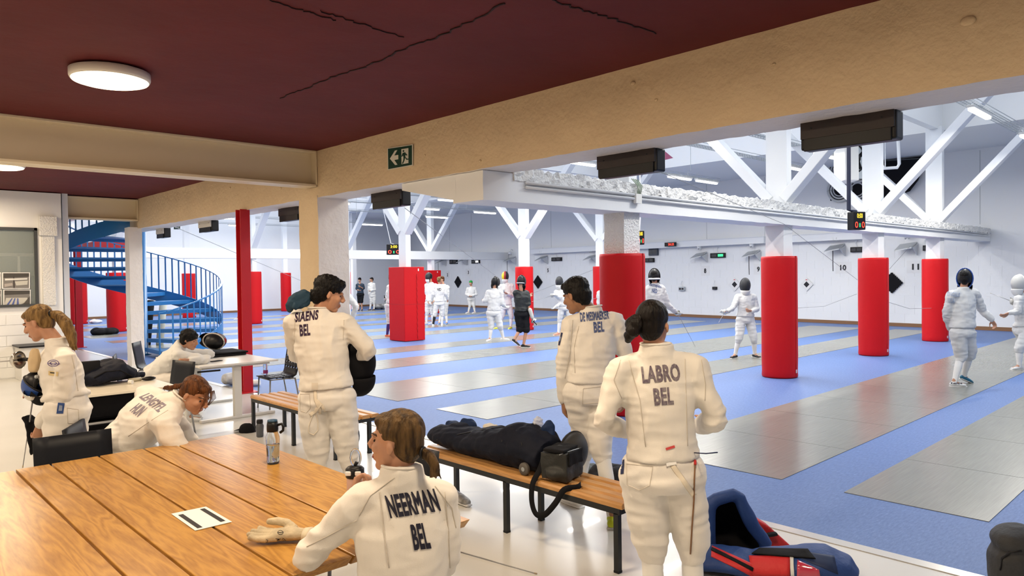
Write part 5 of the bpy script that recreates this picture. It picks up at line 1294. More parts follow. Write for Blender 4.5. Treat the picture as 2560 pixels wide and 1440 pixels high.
# ---- hair styles
def hair_short(m, mess=.006, sc=26, low=-.03):
    def f(root, c, A, s):
        X, Y, Z = A; P = lambda x, y, z: c+(X*x+Y*y+Z*z)*s; mb = MB()
        mb.ell(P(0, -.018, .055), (.083*s, .102*s, .078*s), A); mb.ell(P(0, -.045, .01), (.078*s, .066*s, .085*s), A); mb.ell(P(0, .055, .085), (.058*s, .04*s, .032*s), A)
        mb.tube([P(0, -.068, .0), P(0, -.066, -.05), P(0, -.058, -.085)], [.06*s, .048*s, .026*s], 14)
        skin('hair', bake(mb, .007, 3, disp=lambda p: abs(noise.noise(p*sc))*mess*1.6+noise.noise(p*sc*2.2)*mess*.6), m, root)
    return f
def hair_curly(m):
    def f(root, c, A, s):
        X, Y, Z = A; P = lambda x, y, z: c+(X*x+Y*y+Z*z)*s; mb = MB(); random.seed(11)
        mb.ell(P(0, -.02, .05), (.09*s, .11*s, .085*s), A); mb.ell(P(0, -.05, .0), (.085*s, .075*s, .09*s), A)
        for k in range(70):
            a, b = random.uniform(-PI, PI), random.uniform(-.35, 1.4)
            x, y, z = math.cos(b)*math.sin(a), math.cos(b)*math.cos(a), math.sin(b)
            if y > .55 and z < .45: continue
            mb.ell(P(x*.092, y*.105-.018, z*.095+.03), (.02*s, .02*s, .02*s), A, 8, 6)
        skin('hair', bake(mb, .009, 1, disp=lambda p: noise.noise(p*55)*.006), m, root)
    return f
def hair_tied(m, tail, bun=None, side=None, rings=()):
    """sleek hair pulled back; tail: list of (x, y, z, r) in head units"""
    def f(root, c, A, s):
        X, Y, Z = A; P = lambda x, y, z: c+(X*x+Y*y+Z*z)*s; mb = MB()
        mb.ell(P(0, -.020, .042), (.078*s, .096*s, .081*s), A); mb.ell(P(0, -.048, .0), (.070*s, .058*s, .080*s), A); mb.ell(P(0, .040, .074), (.056*s, .045*s, .032*s), A)
        mb.tube([P(0, -.05, -.03), P(0, -.085, -.055)], [.055*s, .03*s], 12)
        h = skin('hair', bake(mb, .006, 4, disp=lambda p: noise.noise(p*45)*.0022), m, root)
        if tail:
            mb = MB(); chain(mb, [P(*t[:3]) for t in tail], [t[3]*s for t in tail], 12)
            random.seed(3)
            for k in range(14):
                o = V((random.uniform(-1, 1), random.uniform(-1, 1), random.uniform(-1, 1)))*.018*s
                mb.tube([P(*t[:3])+o*(i/len(tail))*(1.3 if i else 0) for i, t in enumerate(tail)], [max(.004, t[3]*.35)*s for t in tail], 6)
            skin('ponytail', bake(mb, .006, 1, disp=lambda p: noise.noise(p*40)*.004), m, h)
            part('hair_tie', MB().tube([P(*tail[0][:3])+(X*math.cos(k*PI/8)+Z*math.sin(k*PI/8))*tail[0][3]*1.05*s for k in range(17)], .006*s, 6), M_BLACK, h, True)
        if bun:
            mb = MB(); random.seed(9)
            for bx, by, bz, br in bun: mb.ell(P(bx, by, bz), (br*s,)*3)
            skin('bun', bake(mb, .006, 2, disp=lambda p: noise.noise(p*30)*.007+abs(noise.noise(p*60))*.004), m, h)
        if side:
            for pts in side: part('loose_strand', MB().tube([P(*p) for p in pts], [.0022, .0018, .0008], 5), m, h, True)
    return f
# ================================================================== who stands where
INK_N = mat('ink_navy', (.010, .010, .028), .7); INK_P = mat('ink_plum', (.030, .012, .045), .7); INK_F = mat('ink_faded_plum', (.105, .075, .12), .8, var=(60, .35, (.25, .22, .24)))
INK_B = mat('ink_blue', (.030, .060, .20), .7, var=(50, .3, (.12, .15, .3))); INK_G = mat('ink_grey_violet', (.24, .21, .27), .8); INK_L = mat('ink_pale_blue', (.48, .54, .66), .8)
FG = 'fencers in the seating area'; HG = 'fencers on the pistes'
# --- standing with a mask under the arm
R1 = person(dict(D=5.5, s=1.03, label='dark haired fencer standing with a black mask under the right arm', group=FG, face=(.15, 1), look=(.86, .42, -.28),
    hd=(822, 735), nk=(797, 785), sA=(733, 800, -.02), sB=(862, 800, .02), eA=(742, 890, .24), wA=(742, 782, .30), eB=(922, 878, .06), wB=(868, 905, .28), pv=(817, 985), hem=.045, bulk=1.04,
    kA=(792, 1120, .02), kB=(866, 1112, .04), aA=(796, 1268, 0), aB=(888, 1262, .05), hair=hair_short(M_HBLK, .007, 34), text=(('SIAENS', ((736, 806), (795, 799), (797, 774), (738, 781)), INK_P), ('BEL', ((750, 841), (776, 838), (775, 809), (748, 812)), INK_P)),
    seams=([(738, 800), (735, 860), (752, 955)], [(860, 800), (857, 860)]), shoe=M_SHOEB, toeA=(-.2, 1), toeB=(.6, .8), cut=.30))
# --- seated at the plank table
elb = onz(770, 1388, .80); 
R2 = person(dict(D=2.75, s=.96, label='seated fencer with tied brown hair drinking at the plank table', group=FG, face=(-.25, 1), look=(-.93, .36, -.02),
    hd=(992, 1102), nk=(1004, 1194), sA=(908, 1236, -.02), sB=(1100, 1236, .04), eA=elb, wA=(885, 1262, .13), eB=(1118, 1400, .06), wB=(1080, 1430, .26), hdA=(.05, .35, .9), pnA=(1, .2, 0), curlA=1.05, pv=(1012, 1585, -.02), hem=-.02, bulk=1.0,
    kA=(930, 1590, .46), kB=(1060, 1590, .46), aA=(940, 1840, .5), aB=(1040, 1840, .5), wrinkle=.8,
    hair=hair_tied(M_HBRN, [(-.0, -.108, -.038, .018), (.0, -.135, -.050, .022), (.0, -.155, -.085, .018), (.0, -.158, -.118, .006)]),
    text=(('NEERMAN', ((976, 1296), (1103, 1277), (1085, 1221), (961, 1239)), INK_N), ('BEL', ((1036, 1376), (1079, 1371), (1064, 1306), (1025, 1312)), INK_N)),
    seams=([(985, 1195), (925, 1240), (892, 1300)], [(893, 1300), (820, 1340), (756, 1372)], [(1088, 1215), (1130, 1270), (1142, 1330)], [(950, 1230), (960, 1330), (975, 1438)], [(1112, 1230), (1122, 1330), (1126, 1438)])))
# --- standing nearest, dark bun
R3 = person(dict(D=3.6, s=.97, label='standing fencer with a dark bun nearest the camera, body wire hanging behind', group=FG, face=(0, 1), look=(.42, .88, -.08),
    hd=(1632, 812), nk=(1640, 882), sA=(1552, 915, 0), sB=(1738, 912, 0), eA=(1512, 1052, -.02), wA=(1560, 1078, .22), eB=(1788, 1045, -.02), wB=(1750, 1065, .22), pv=(1655, 1168), hem=.05, bulk=1.0,
    kA=(1628, 1352, .02), kB=(1728, 1350, .04), aA=(1640, 1575, 0), aB=(1738, 1575, .02), hipw=1.14, cut=.16,
    hair=hair_tied(M_HDRK, None, [(-.055, -.085, .015, .035), (-.085, -.075, .0, .030), (-.07, -.10, -.03, .034), (-.09, -.085, -.055, .028), (-.05, -.105, .0, .03), (-.095, -.075, -.075, .018)]),
    text=(('LABRO', ((1607, 959), (1703, 952), (1697, 908), (1602, 916)), INK_F), ('BEL', ((1637, 1014), (1685, 1011), (1682, 967), (1632, 971)), INK_F)),
    seams=([(1566, 880), (1600, 1000), (1617, 1140)], [(1712, 880), (1716, 1000), (1720, 1138)], [(1555, 890), (1535, 950), (1558, 1005)], [(1752, 890), (1764, 960), (1762, 1010)])))
# --- walking to the bench
R4 = person(dict(D=5.55, s=1.03, label='black haired fencer walking behind the bench, looking down to the left', group=FG, face=(-.1, 1), look=(-.66, .66, -.30), skin=M_SKIND,
    hd=(1440, 739), nk=(1478, 782), sA=(1427, 808, 0), sB=(1538, 795, .03), eA=(1408, 905, -.02), wA=(1408, 998, .03), hdA=(.08, .1, -1), pnA=(1, .2, 0), thumbA=-1, curlA=.4, eB=(1566, 905, .06), wB=(1560, 985, .12), pv=(1476, 972), hem=.045, bulk=.98,
    kA=(1468, 1098, .06), kB=(1500, 1098, -.06), aA=(1440, 1243, .20), aB=(1532, 1292, -.28), shoeA=M_SOCK, shoeB=M_SHOEY, toeA=(-.5, .7), toeB=(.3, 1), hair=hair_short(M_HBLK, .004, 40),
    text=(('DE MESMAEKER', ((1451, 805), (1523, 797), (1522, 776), (1449, 781)), INK_B), ('BEL', ((1485, 832), (1511, 829), (1510, 803), (1483, 805)), INK_B)), seams=([(1447, 815), (1435, 870), (1438, 945)], [(1432, 800), (1425, 880), (1410, 960)]), cut=.28))
# --- bending behind the table
R5 = person(dict(D=5.05, s=.98, label='woman with red brown hair bending down behind the plank table', group=FG, face=(.9, .2), look=(.80, -.16, -.56),
    hd=(487, 986, -.02), nk=(445, 1003), sA=(412, 1060, -.20), sB=(364, 982, .20), eA=(455, 1142, -.22), wA=(480, 1215, -.15), eB=(470, 1090, .2), wB=(500, 1160, .2), pv=(286, 1122), hem=-.02, bulk=1.16, hx=(.25, 1),
    kA=(400, 1175, -.12), kB=(400, 1165, .12), aA=(390, 1310, -.1), aB=(390, 1305, .12),
    hair=hair_tied(M_HRED, [(0, -.105, -.0, .016), (0, -.14, -.035, .020), (0, -.175, -.075, .017), (0, -.20, -.09, .006)], None, [[(sx*.03+dx, .078, .078), (sx*.036+dx*1.4, .100+abs(dx)*.4, .035), (sx*.03+dx*2.2, .108+dx*.8, -.02-abs(dx))] for sx in (-1, 1) for dx in (-.022, -.016, -.009, -.004, .003, .009, .015, .021)]),
    text=(('LENGYEL', ((346, 993), (395, 1031), (420, 1014), (373, 982)), INK_G), ('HUN', ((323, 1027), (343, 1043), (369, 1019), (348, 1007)), INK_G)), seams=([(420, 1025), (372, 1055), (310, 1098)],)))
# --- woman with ponytail at the left
R6 = person(dict(D=5.2, s=.97, label='woman with a long dark blond ponytail standing at the left with swords', group=FG, face=(-1, .12), look=(-.86, .02, -.42),
    hd=(97, 806, 0), nk=(144, 862, .02), sA=(165, 893, -.13), sB=(130, 884, .18), eA=(158, 985, -.13), wA=(104, 1056, -.12), hdA=(-.3, 0, -1), pnA=(-.8, .6, -.2), curlA=1.1, eB=(128, 975, .24), wB=(98, 958, .14), hdB=(-.6, -.1, -.6), pnB=(0, -.2, -1), curlB=1.3, pv=(168, 1012), hem=.05, bulk=1.08, hx=(.12, -1),
    kA=(150, 1200, -.08), kB=(175, 1200, .1), aA=(150, 1360, -.08), aB=(185, 1345, .1), skin=M_SKIN,
    hair=hair_tied(M_HBLD, [(0, -.108, .012, .024), (0, -.145, -.02, .036), (0, -.165, -.09, .042), (0, -.165, -.17, .038), (0, -.15, -.235, .026), (0, -.14, -.275, .008)]),
    text=(), seams=([(178, 880), (190, 940), (196, 985)],)))
# --- curly hair at the white desk
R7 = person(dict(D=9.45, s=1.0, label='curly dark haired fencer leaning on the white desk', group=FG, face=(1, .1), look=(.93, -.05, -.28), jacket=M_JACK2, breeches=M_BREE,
    hd=(474, 850, 0), nk=(448, 866, 0), sA=(447, 886, -.17), sB=(435, 878, .17), eA=onz(520, 899, .79), wA=onz(478, 902, .80), eB=onz(527, 885, .80), wB=onz(487, 883, .81), pv=(384, 938, 0), hem=-.01, bulk=1.06, hx=(.1, -1), eyes=True,
    kA=(462, 950, -.1), kB=(462, 944, .12), aA=(470, 1040, -.1), aB=(470, 1030, .12), hair=hair_curly(M_HBLK)))

# --- fencers on the pistes
LM = dict(lite=False)
def blade_of(w, tip, label, guard=.062):
    return epee(w, tip, label, guard, .004)
MB_BLUE = mat('blue_mask', (.02, .07, .30), .35); MB_WHITE = mat('white_mask', (.55, .55, .53), .4, bump=(300, .8, 1, .003))
person(dict(D=14.2, s=1.0, label='fencer seen from behind in a black mask right of the shaded red pad', group=HG, face=(.2, 1), look=(.35, .95, 0), hd=(1636, 692), sA=(1622, 722), sB=(1654, 722), eA=(1614, 765), wA=(1618, 800, .2), eB=(1672, 765, .0), wB=(1688, 780, .1), hdB=(.8, .2, -.5), gloves='B', curlB=1.2,
    pv=(1640, 797), kA=(1628, 850), kB=(1652, 850), aA=(1622, 903), aB=(1660, 905), mask=dict(back=M_BLACK, bib=M_JACK2, band=M_SIGNW), hair=hair_short(M_HDRK, .003),
    text=(('VERSTEIJNEN', ((1622, 716), (1653, 722), (1653, 714), (1622, 708)), INK_B), ('NED', ((1630, 732), (1643, 733), (1643, 722), (1630, 721)), INK_B))))
blade_of(dep(1693, 782, 14.3), dep(1738, 866, 14.6), 'sword held low by the fencer right of the shaded red pad')
person(dict(D=15.5, s=.98, label='fencer in a dark mask facing the camera between the red pads', group=HG, face=(-.1, -1), look=(-.12, -1, -.1), hd=(1863, 714), sA=(1845, 743), sB=(1884, 743), eA=(1832, 770, -.1), wA=(1816, 779, -.25), gloves='A', curlA=1.2, hdA=(-1, -.3, -.1), eB=(1893, 772), wB=(1882, 778, -.2), hdB=(-.9, -.2, .1),
    pv=(1863, 796), kA=(1848, 843, -.1), kB=(1884, 845, -.05), aA=(1838, 884, -.05), aB=(1887, 888, 0), shoe=M_SHOEB, toeA=(-.7, -.6), toeB=(.4, -1), mask=dict(bib=M_JACK2), hair=None))
blade_of(dep(1812, 780, 15.1), dep(1797, 806, 14.6), 'sword pointing down in front of the fencer facing the camera')
R10 = person(dict(D=11.35, s=1.0, label='fencer in a blue mask walking away at the right beside the far red pad', group=HG, face=(.55, .8), look=(.62, .78, 0), hd=(2412, 697), sA=(2380, 738, -.05), sB=(2436, 734, .05), eA=(2366, 785, .04), wA=(2376, 822, .16), eB=(2456, 775, .1), wB=(2478, 798, .05), hdB=(.5, 0, -.8),
    pv=(2407, 826), bulk=1.08, kA=(2402, 890, .02), kB=(2424, 888, .12), aA=(2386, 952, -.05), aB=(2410, 938, .25), toeA=(1, -.1), toeB=(.9, .2), tiltB=-.35, mask=dict(front=MB_BLUE, trim=MB_BLUE, bib=M_BLACKM, back=M_BLACK), hair=hair_short(M_HDRK, .003), bag=1.1,
    text=(('ENGELS', ((2368, 740), (2399, 742), (2401, 732), (2368, 728)), INK_L), ('USA', ((2370, 757), (2386, 759), (2387, 746), (2369, 744)), INK_L)), cut=.16, shoeB=mat('teal_shoe', (.02, .14, .24), .5)))
person(dict(D=13.2, s=1.0, label='fencer in a white mask cut by the right edge of the picture', group=HG, face=(-1, -.2), look=(-1, -.25, 0), hd=(2548, 709), sA=(2545, 748, -.1), sB=(2562, 746, .17), eA=(2545, 780, -.15), wA=(2524, 782, -.1), eB=(2560, 765, .2), wB=(2540, 756, .2), gloves='B', curlB=1.2, hdB=(-1, 0, .1), hdA=(-.8, 0, -.4), hx=(.3, -1),
    pv=(2560, 822), kA=(2548, 868, -.1), kB=(2575, 868, .1), aA=(2548, 908, -.1), aB=(2590, 905, .1), mask=dict(front=MB_WHITE, trim=M_SIGNW, bib=M_JACK2, back=M_SIGNW), hair=None))
blade_of(dep(2534, 755, 13.4), dep(2476, 733, 13.6), 'sword held out by the fencer at the right edge')
RB = person(dict(D=18.3, s=1.0, label='fencer dressed in black with shorts walking across the hall', group=HG, face=(.8, .5), look=(.55, .8, -.05), hd=(1303, 704), sA=(1289, 732, -.05), sB=(1317, 733, .05), eA=(1294, 760, .1), wA=(1320, 742, .3), eB=(1321, 765, 0), wB=(1330, 793, .05), gloves='B', glovem=M_SHOEW, curlB=1.2, tee=True, jacket=mat('black_shirt', (.012, .015, .016), .5), breeches=M_BLACKM, shorts=True, cut=.05, hdB=(.6, 0, -.8),
    pv=(1304, 782), kA=(1300, 822), kB=(1316, 822), aA=(1286, 848, -.1), aB=(1309, 858, 0), sock=None, shoe=M_SHOEB, toeA=(.7, -.2), tiltA=-.5, toeB=(1, -.1), mask=dict(band=mat('silver_band', (.4, .4, .4), .3, .6), bib=M_BLACKM), hair=None))
mb = MB(); chain(mb, [dep(1325, 775, 18.25), dep(1331, 794, 18.25)], [.055, .045]); me = bake(mb, .015, 1)
skin('forearm_guard', me, M_GLOVE, RB[0])
blade_of(dep(1333, 803, 18.3), dep(1285, 760, 18.6), 'sword trailing behind the black clad fencer')
person(dict(D=20.2, s=1.0, label='white fencer seen from behind left of the fencer in black', group=HG, face=(.5, .8), look=(.75, .6, 0), hd=(1238, 706), sA=(1221, 731), sB=(1252, 731), eA=(1212, 753), wA=(1208, 752, .3), eB=(1256, 760), wB=(1262, 766, .1), gloves='B', curlB=1.2, hdB=(.8, 0, -.3), pv=(1234, 780), kA=(1228, 815), kB=(1250, 815), aA=(1225, 846, -.05), aB=(1258, 842, .1), toeA=(-.3, -.5), toeB=(1, .1), mask=dict(back=M_BLACK, bib=M_JACK2), hair=hair_tied(M_HDRK, [(0, -.1, -.02, .03), (0, -.11, -.1, .03), (0, -.1, -.15, .015)])))
BELG = bpy.data.materials.new('tricolour_mask'); BELG.use_nodes = True; nt = BELG.node_tree; tc = nt.nodes.new('ShaderNodeTexCoord'); sp = nt.nodes.new('ShaderNodeSeparateXYZ'); rp = nt.nodes.new('ShaderNodeValToRGB')
nt.links.new(tc.outputs['Generated'], sp.inputs[0]); ad = nt.nodes.new('ShaderNodeMath'); ad.operation = 'SUBTRACT'; nt.links.new(sp.outputs['X'], ad.inputs[0]); nt.links.new(sp.outputs['Y'], ad.inputs[1]); a2 = nt.nodes.new('ShaderNodeMath'); a2.operation = 'MULTIPLY_ADD'; a2.inputs[1].default_value = .5; a2.inputs[2].default_value = .5; nt.links.new(ad.outputs[0], a2.inputs[0]); nt.links.new(a2.outputs[0], rp.inputs[0])
rp.color_ramp.interpolation = 'CONSTANT'; e = rp.color_ramp.elements; e[0].color = (.75, .55, .01, 1); e[1].position = .42; e[1].color = (.30, .02, .02, 1); x_ = e.new(.62); x_.color = (.01, .01, .01, 1)
nt.links.new(rp.outputs[0], nt.nodes['Principled BSDF'].inputs['Base Color'])
person(dict(D=24.5, s=1.04, label='fencer in a yellow, red and black mask with yellow green shoes', group=HG, face=(-.6, -.6), look=(-.3, -1, 0), hd=(1263, 691), sA=(1252, 716), sB=(1280, 714), eA=(1252, 738), wA=(1257, 730, -.3), gloves='A', eB=(1284, 740), wB=(1270, 735, -.2), pv=(1265, 765), kA=(1256, 790), kB=(1278, 790), aA=(1247, 815), aB=(1277, 815), shoe=M_SHOEY, toeA=(-1, -.1), toeB=(-.3, -.6), mask=dict(front=BELG, trim=M_BLACK), hair=None))
person(dict(D=21.8, s=1.0, label='fencer in a dark mask stepping forward left of the dark haired man', group=HG, face=(-.8, -.5), look=(-.25, -1, 0), hd=(1398, 705), sA=(1390, 731), sB=(1418, 729), eA=(1398, 745, -.2), wA=(1388, 738, -.4), gloves='AB', hdA=(-1, 0, 0), eB=(1410, 752), wB=(1388, 768, -.2), pv=(1412, 768), kA=(1400, 795), kB=(1424, 792), aA=(1396, 832), aB=(1440, 815, .4), toeA=(-.8, -.4), shoe=mat('salmon_shoe', (.65, .28, .2), .5), mask=dict(), hair=None))
blade_of(dep(1385, 738, 21.4), dep(1330, 754, 20.5), 'sword pointed left by the stepping fencer')
person(dict(D=34.9, s=1.0, label='small fencer in a green and white cap by the far wall', group=HG, face=(-.3, -1), look=(-.3, -1, -.2), hd=(1177, 708), sA=(1169, 722), sB=(1188, 722), eA=(1165, 736), wA=(1174, 740, -.2), eB=(1192, 736), wB=(1180, 740, -.2), pv=(1178, 746), kA=(1175, 763), kB=(1184, 763), aA=(1171, 778), aB=(1187, 777), toeA=(-.6, -.6), toeB=(-.6, -.6), hair=hair_short(mat('green_cap', (.02, .35, .06), .6), .001)))
person(dict(D=27.5, s=1.03, label='fencer in a dark mask turned left behind the boxy red pad', group=HG, face=(-.8, -.4), look=(-.9, -.35, 0), hd=(1073, 692), sA=(1066, 713), sB=(1090, 714), eA=(1066, 735), wA=(1070, 752, -.1), eB=(1092, 736), wB=(1086, 750, -.2), pv=(1076, 756), kA=(1068, 780), kB=(1080, 780), aA=(1066, 800), aB=(1082, 800), mask=dict(), hair=None))
person(dict(D=26.3, s=.98, label='blond fencer seen from behind with one black sock', group=HG, face=(.1, 1), look=(.2, .9, 0), hd=(1098, 700), sA=(1087, 718), sB=(1110, 718), eA=(1082, 738), wA=(1080, 752, .1), eB=(1115, 735), wB=(1118, 748, .1), pv=(1099, 757), kA=(1088, 783), kB=(1106, 783), aA=(1083, 807), aB=(1105, 808), sockA=mat('black_sock', (.012, .012, .015), .8), hair=hair_tied(M_HBLD, None, [(0, -.11, 0, .03)]),
    text=(('NED', ((1093, 727), (1103, 727), (1103, 720), (1093, 720)), INK_N),)))
person(dict(D=27.2, s=1.0, label='fencer with blue shoes standing behind the blond fencer', group=HG, face=(-.2, -1), look=(-.6, -.7, 0), hd=(1104, 699), sA=(1098, 717), sB=(1120, 718), eA=(1096, 738), wA=(1100, 748), eB=(1120, 738), wB=(1119, 752), pv=(1108, 756), kA=(1104, 780), kB=(1114, 780), aA=(1098, 802), aB=(1117, 801), shoe=mat('blue_shoe', (.10, .25, .55), .5), hair=hair_short(M_HRED, .003)))
person(dict(D=21.9, s=1.0, label='fencer with dark purple socks partly behind the boxy red pad', group=HG, face=(.8, .5), look=(.7, .6, 0), hd=(981, 694), sA=(972, 718, -.05), sB=(990, 718, .1), eA=(968, 742), wA=(976, 760), eB=(992, 742), wB=(990, 760, .2), pv=(977, 762), kA=(973, 798), kB=(984, 798, .2), aA=(968, 836), aB=(990, 834, .3), sock=mat('purple_sock', (.05, .015, .12), .8), shoe=mat('orange_shoe', (.70, .14, .06), .5), toeA=(1, -.1), toeB=(1, 0), mask=dict(front=MB_BLUE, trim=mat('pink_trim', (.6, .03, .25), .5), bib=M_BLACKM), hair=hair_short(M_HDRK, .003)))
epee(dep(962, 748, 21.8), dep(968, 790, 21.8), 'dark sword hanging beside the fencer with purple socks', .05, .008, m=M_BLACK)
person(dict(D=39.2, s=.98, label='woman in white standing by the far post', group=HG, face=(-.6, -.6), look=(-.8, -.4, -.2), hd=(929, 699), sA=(923, 711), sB=(936, 711), eA=(921, 724), wA=(922, 736), eB=(938, 724), wB=(928, 727, -.2), pv=(931, 738), kA=(928, 755), kB=(936, 755), aA=(925, 773), aB=(935, 773), sock=M_SOCK, shoe=M_SHOEB, hair=hair_tied(M_HDRK, None)))
person(dict(D=39.0, s=.98, label='person in dark top and shorts by the far red pad', group=HG, face=(-.3, -1), look=(-.3, -1, -.3), hd=(899, 700), sA=(893, 712), sB=(907, 712), eA=(892, 724), wA=(898, 726, -.2), eB=(909, 722), wB=(902, 718, -.2), pv=(901, 735), tee=True, jacket=mat('dark_teal_shirt', (.01, .025, .05), .6), breeches=M_BLACKM, shorts=True, cut=.0, sock=None, shoe=M_SHOEB, kA=(898, 754), kB=(904, 754), aA=(897, 773), aB=(905, 773), hair=hair_short(M_HBLK, .003)))
person(dict(D=14.6, s=1.02, label='fencer hidden behind the cream column with one white sleeve showing', group=HG, face=(.8, .3), look=(.9, .2, 0), hd=(846, 694), sA=(838, 722, -.15), sB=(858, 726, .1), eA=(852, 770, -.2), wA=(866, 800, -.1), eB=(890, 766, .05), wB=(880, 797, .05), pv=(844, 800), kA=(840, 860), kB=(850, 860), aA=(838, 905), aB=(848, 905), hair=hair_short(M_HBRN, .003), hdB=(-.3, 0, -.9)))
person(dict(D=31.9, s=1.0, label='fencer hidden behind the red steel post with one foot showing', group=HG, face=(.5, -.6), look=(.5, -.6, 0), hd=(612, 700), sA=(606, 718), sB=(622, 718), eA=(605, 738), wA=(610, 752), eB=(623, 738), wB=(618, 752), pv=(613, 755), kA=(602, 776), kB=(618, 776), aA=(594, 797), aB=(614, 798), sock=None, toeA=(-1, -.1), hair=hair_short(M_HBRN, .003)))
person(dict(D=19.5, s=1.0, label='fencer hidden behind the shaded red pad with a white shoulder showing', group=HG, face=(.8, .4), look=(.8, .4, 0), hd=(1516, 702), sA=(1498, 733, -.05), sB=(1528, 733, .1), eA=(1497, 765), wA=(1510, 775, .2), eB=(1530, 765), wB=(1530, 780, .2), pv=(1512, 785), kA=(1508, 820), kB=(1522, 820), aA=(1506, 850), aB=(1524, 850), hair=None, mask=dict()))
# ================================================================== straps, badges and things people carry
def on_cloth(bv, x, y, lift=.003):
    d = ray(x, y).normalized(); h = bv.ray_cast(CP, d)
    return None if h[0] is None else (h[0]-d*lift, h[1])
def strap(R, which, pts, m, wd=.012, name='strap', thk=.002, lift=.004):
    bv = R[2] if which == 'j' else R[3]; par = R[1] if which == 'j' else R[6]; ps = []
    for (x0, y0), (x1, y1) in zip(pts, pts[1:]):
        for k in range(5):
            h = on_cloth(bv, x0+(x1-x0)*k/5, y0+(y1-y0)*k/5, lift)
            if h: ps.append(h[0])
    h = on_cloth(bv, *pts[-1], lift)
    if h: ps.append(h[0])
    if len(ps) < 2: return
    return part(name, MB().tube(ps, [(thk, wd)]*len(ps) if wd > thk else thk, 8, sq=-FW), m, par, True)
def decal(R, which, c4, m, name, n=5, lift=.004):
    bv = R[2] if which == 'j' else R[3]; par = R[1] if which == 'j' else R[6]
    q = quad(*[V((x, y, 0)) for x, y in c4]); vs, fs, ok = [], [], {}
    for i in range(n+1):
        for j in range(n+1):
            p = q(i/n, j/n); h = on_cloth(bv, p.x, p.y, lift)
            if h: ok[i, j] = len(vs); vs.append(h[0])
    for i in range(n):
        for j in range(n):
            c = [(i, j), (i+1, j), (i+1, j+1), (i, j+1)]
            if all(k in ok for k in c): fs.append(tuple(ok[k] for k in c))
    if fs: return part(name, MB().raw(vs, fs), m, par, True)
def outline(R, which, pts, name='pocket', m=None, closed=True):
    return strap(R, which, list(pts)+([pts[0]] if closed else []), m or M_SEAM, 0, name, .0022, .0016)
M_STRAP = mat('cream_strap', (.78, .70, .58), .8)
# fencer with the mask: hem tag, crossed straps, pocket
decal(R1, 'j', ((779, 974), (795, 974), (795, 957), (779, 957)), mat('pale_tag', (.66, .60, .52), .7), 'hem_tag')
strap(R1, 'l', [(787, 972), (789, 1000), (798, 1022), (800, 1036)], M_STRAP, .013); strap(R1, 'l', [(790, 1000), (806, 1016), (812, 1030)], M_STRAP, .012); strap(R1, 'l', [(802, 1010), (788, 1028), (775, 1038)], M_STRAP, .014)
strap(R1, 'l', [(783, 1034), (772, 1065), (772, 1082), (784, 1088), (795, 1076), (795, 1052), (790, 1036)], M_STRAP, 0, 'strap_loop', .003)
outline(R1, 'l', [(750, 985), (774, 985), (776, 1020), (766, 1032), (750, 1026)])
# nearest fencer: buckle, strap, body wire, pocket, tag, badge
o = decal(R3, 'l', ((1667, 1166), (1692, 1161), (1688, 1144), (1663, 1149)), M_SIGNW, 'buckle', lift=.010)
strap(R3, 'l', [(1680, 1162), (1700, 1190), (1720, 1218), (1736, 1240)], M_STRAP, .013)
strap(R3, 'l', [(1738, 1150), (1736, 1200), (1735, 1250), (1730, 1320), (1726, 1385)], mat('brown_wire', (.22, .11, .05), .5), 0, 'body_wire', .004, .007)
strap(R3, 'l', [(1738, 1152), (1738, 1162)], mat('red_plug', (.5, .02, .02), .5), 0, 'red_plug', .007, .008)
p = on_cloth(R3[2], 1736, 1132, .004)
if p: part('connector', MB().tube([p[0], dep(1765, 1134, 3.42), dep(1794, 1131, 3.42)], .003, 6), mat('navy_plug', (.01, .015, .07), .5), R3[1], True)
outline(R3, 'l', [(1566, 1160), (1632, 1166), (1624, 1214), (1598, 1226), (1568, 1212)])
decal(R3, 'j', ((1666, 1126), (1688, 1119), (1686, 1113), (1664, 1120)), mat('red_tag', (.62, .07, .07), .7), 'red_tag')
decal(R3, 'l', ((1551, 1186), (1559, 1184), (1561, 1148), (1552, 1152)), mat('navy_badge', (.012, .02, .08), .7), 'hip_badge')
# walking fencer: sleeve badge, pocket
bd = decal(R4, 'j', ((1393, 862), (1399, 864), (1407, 832), (1395, 830)), mat('navy_badge', (.012, .02, .08), .7), 'sleeve_badge')
decal(R4, 'j', ((1396, 852), (1400, 853), (1403, 842), (1397, 841)), mat('badge_grey', (.25, .3, .42), .7), 'badge_crest', 3, .006)
outline(R4, 'l', [(1458, 972), (1506, 966), (1508, 1006), (1456, 1010)])
# ponytail woman: badges
for k in range(1):
    outline(R6, 'j', [(133+14*math.cos(a*PI/8), 908+8*math.sin(a*PI/8)) for a in range(16)], 'round_badge', mat('violet_ink', (.12, .09, .30), .7))
    outline(R6, 'j', [(133+8*math.cos(a*PI/6), 908+4.5*math.sin(a*PI/6)) for a in range(12)], 'round_badge', MATS['violet_ink']); outline(R6, 'j', [(119, 908), (150, 910)], 'badge_bar', MATS['violet_ink'], False)
decal(R6, 'j', ((121, 938), (144, 941), (146, 930), (121, 927)), mat('yellow_tag', (.70, .55, .28), .7), 'sleeve_tag'); decal(R6, 'j', ((125, 933), (136, 934), (136, 931), (125, 930)), M_PRINT, 'tag_print', 2, .006)
decal(R6, 'l', ((141, 1034), (158, 1034), (162, 1008), (145, 1006)), mat('blue_badge', (.02, .06, .22), .7), 'hip_badge'); decal(R6, 'l', ((146, 1027), (155, 1027), (156, 1014), (148, 1013)), mat('badge_grey', (.25, .3, .42), .7), 'badge_crest', 3, .006)
outline(R6, 'l', [(168, 1020), (196, 1024), (198, 1060), (170, 1058)])
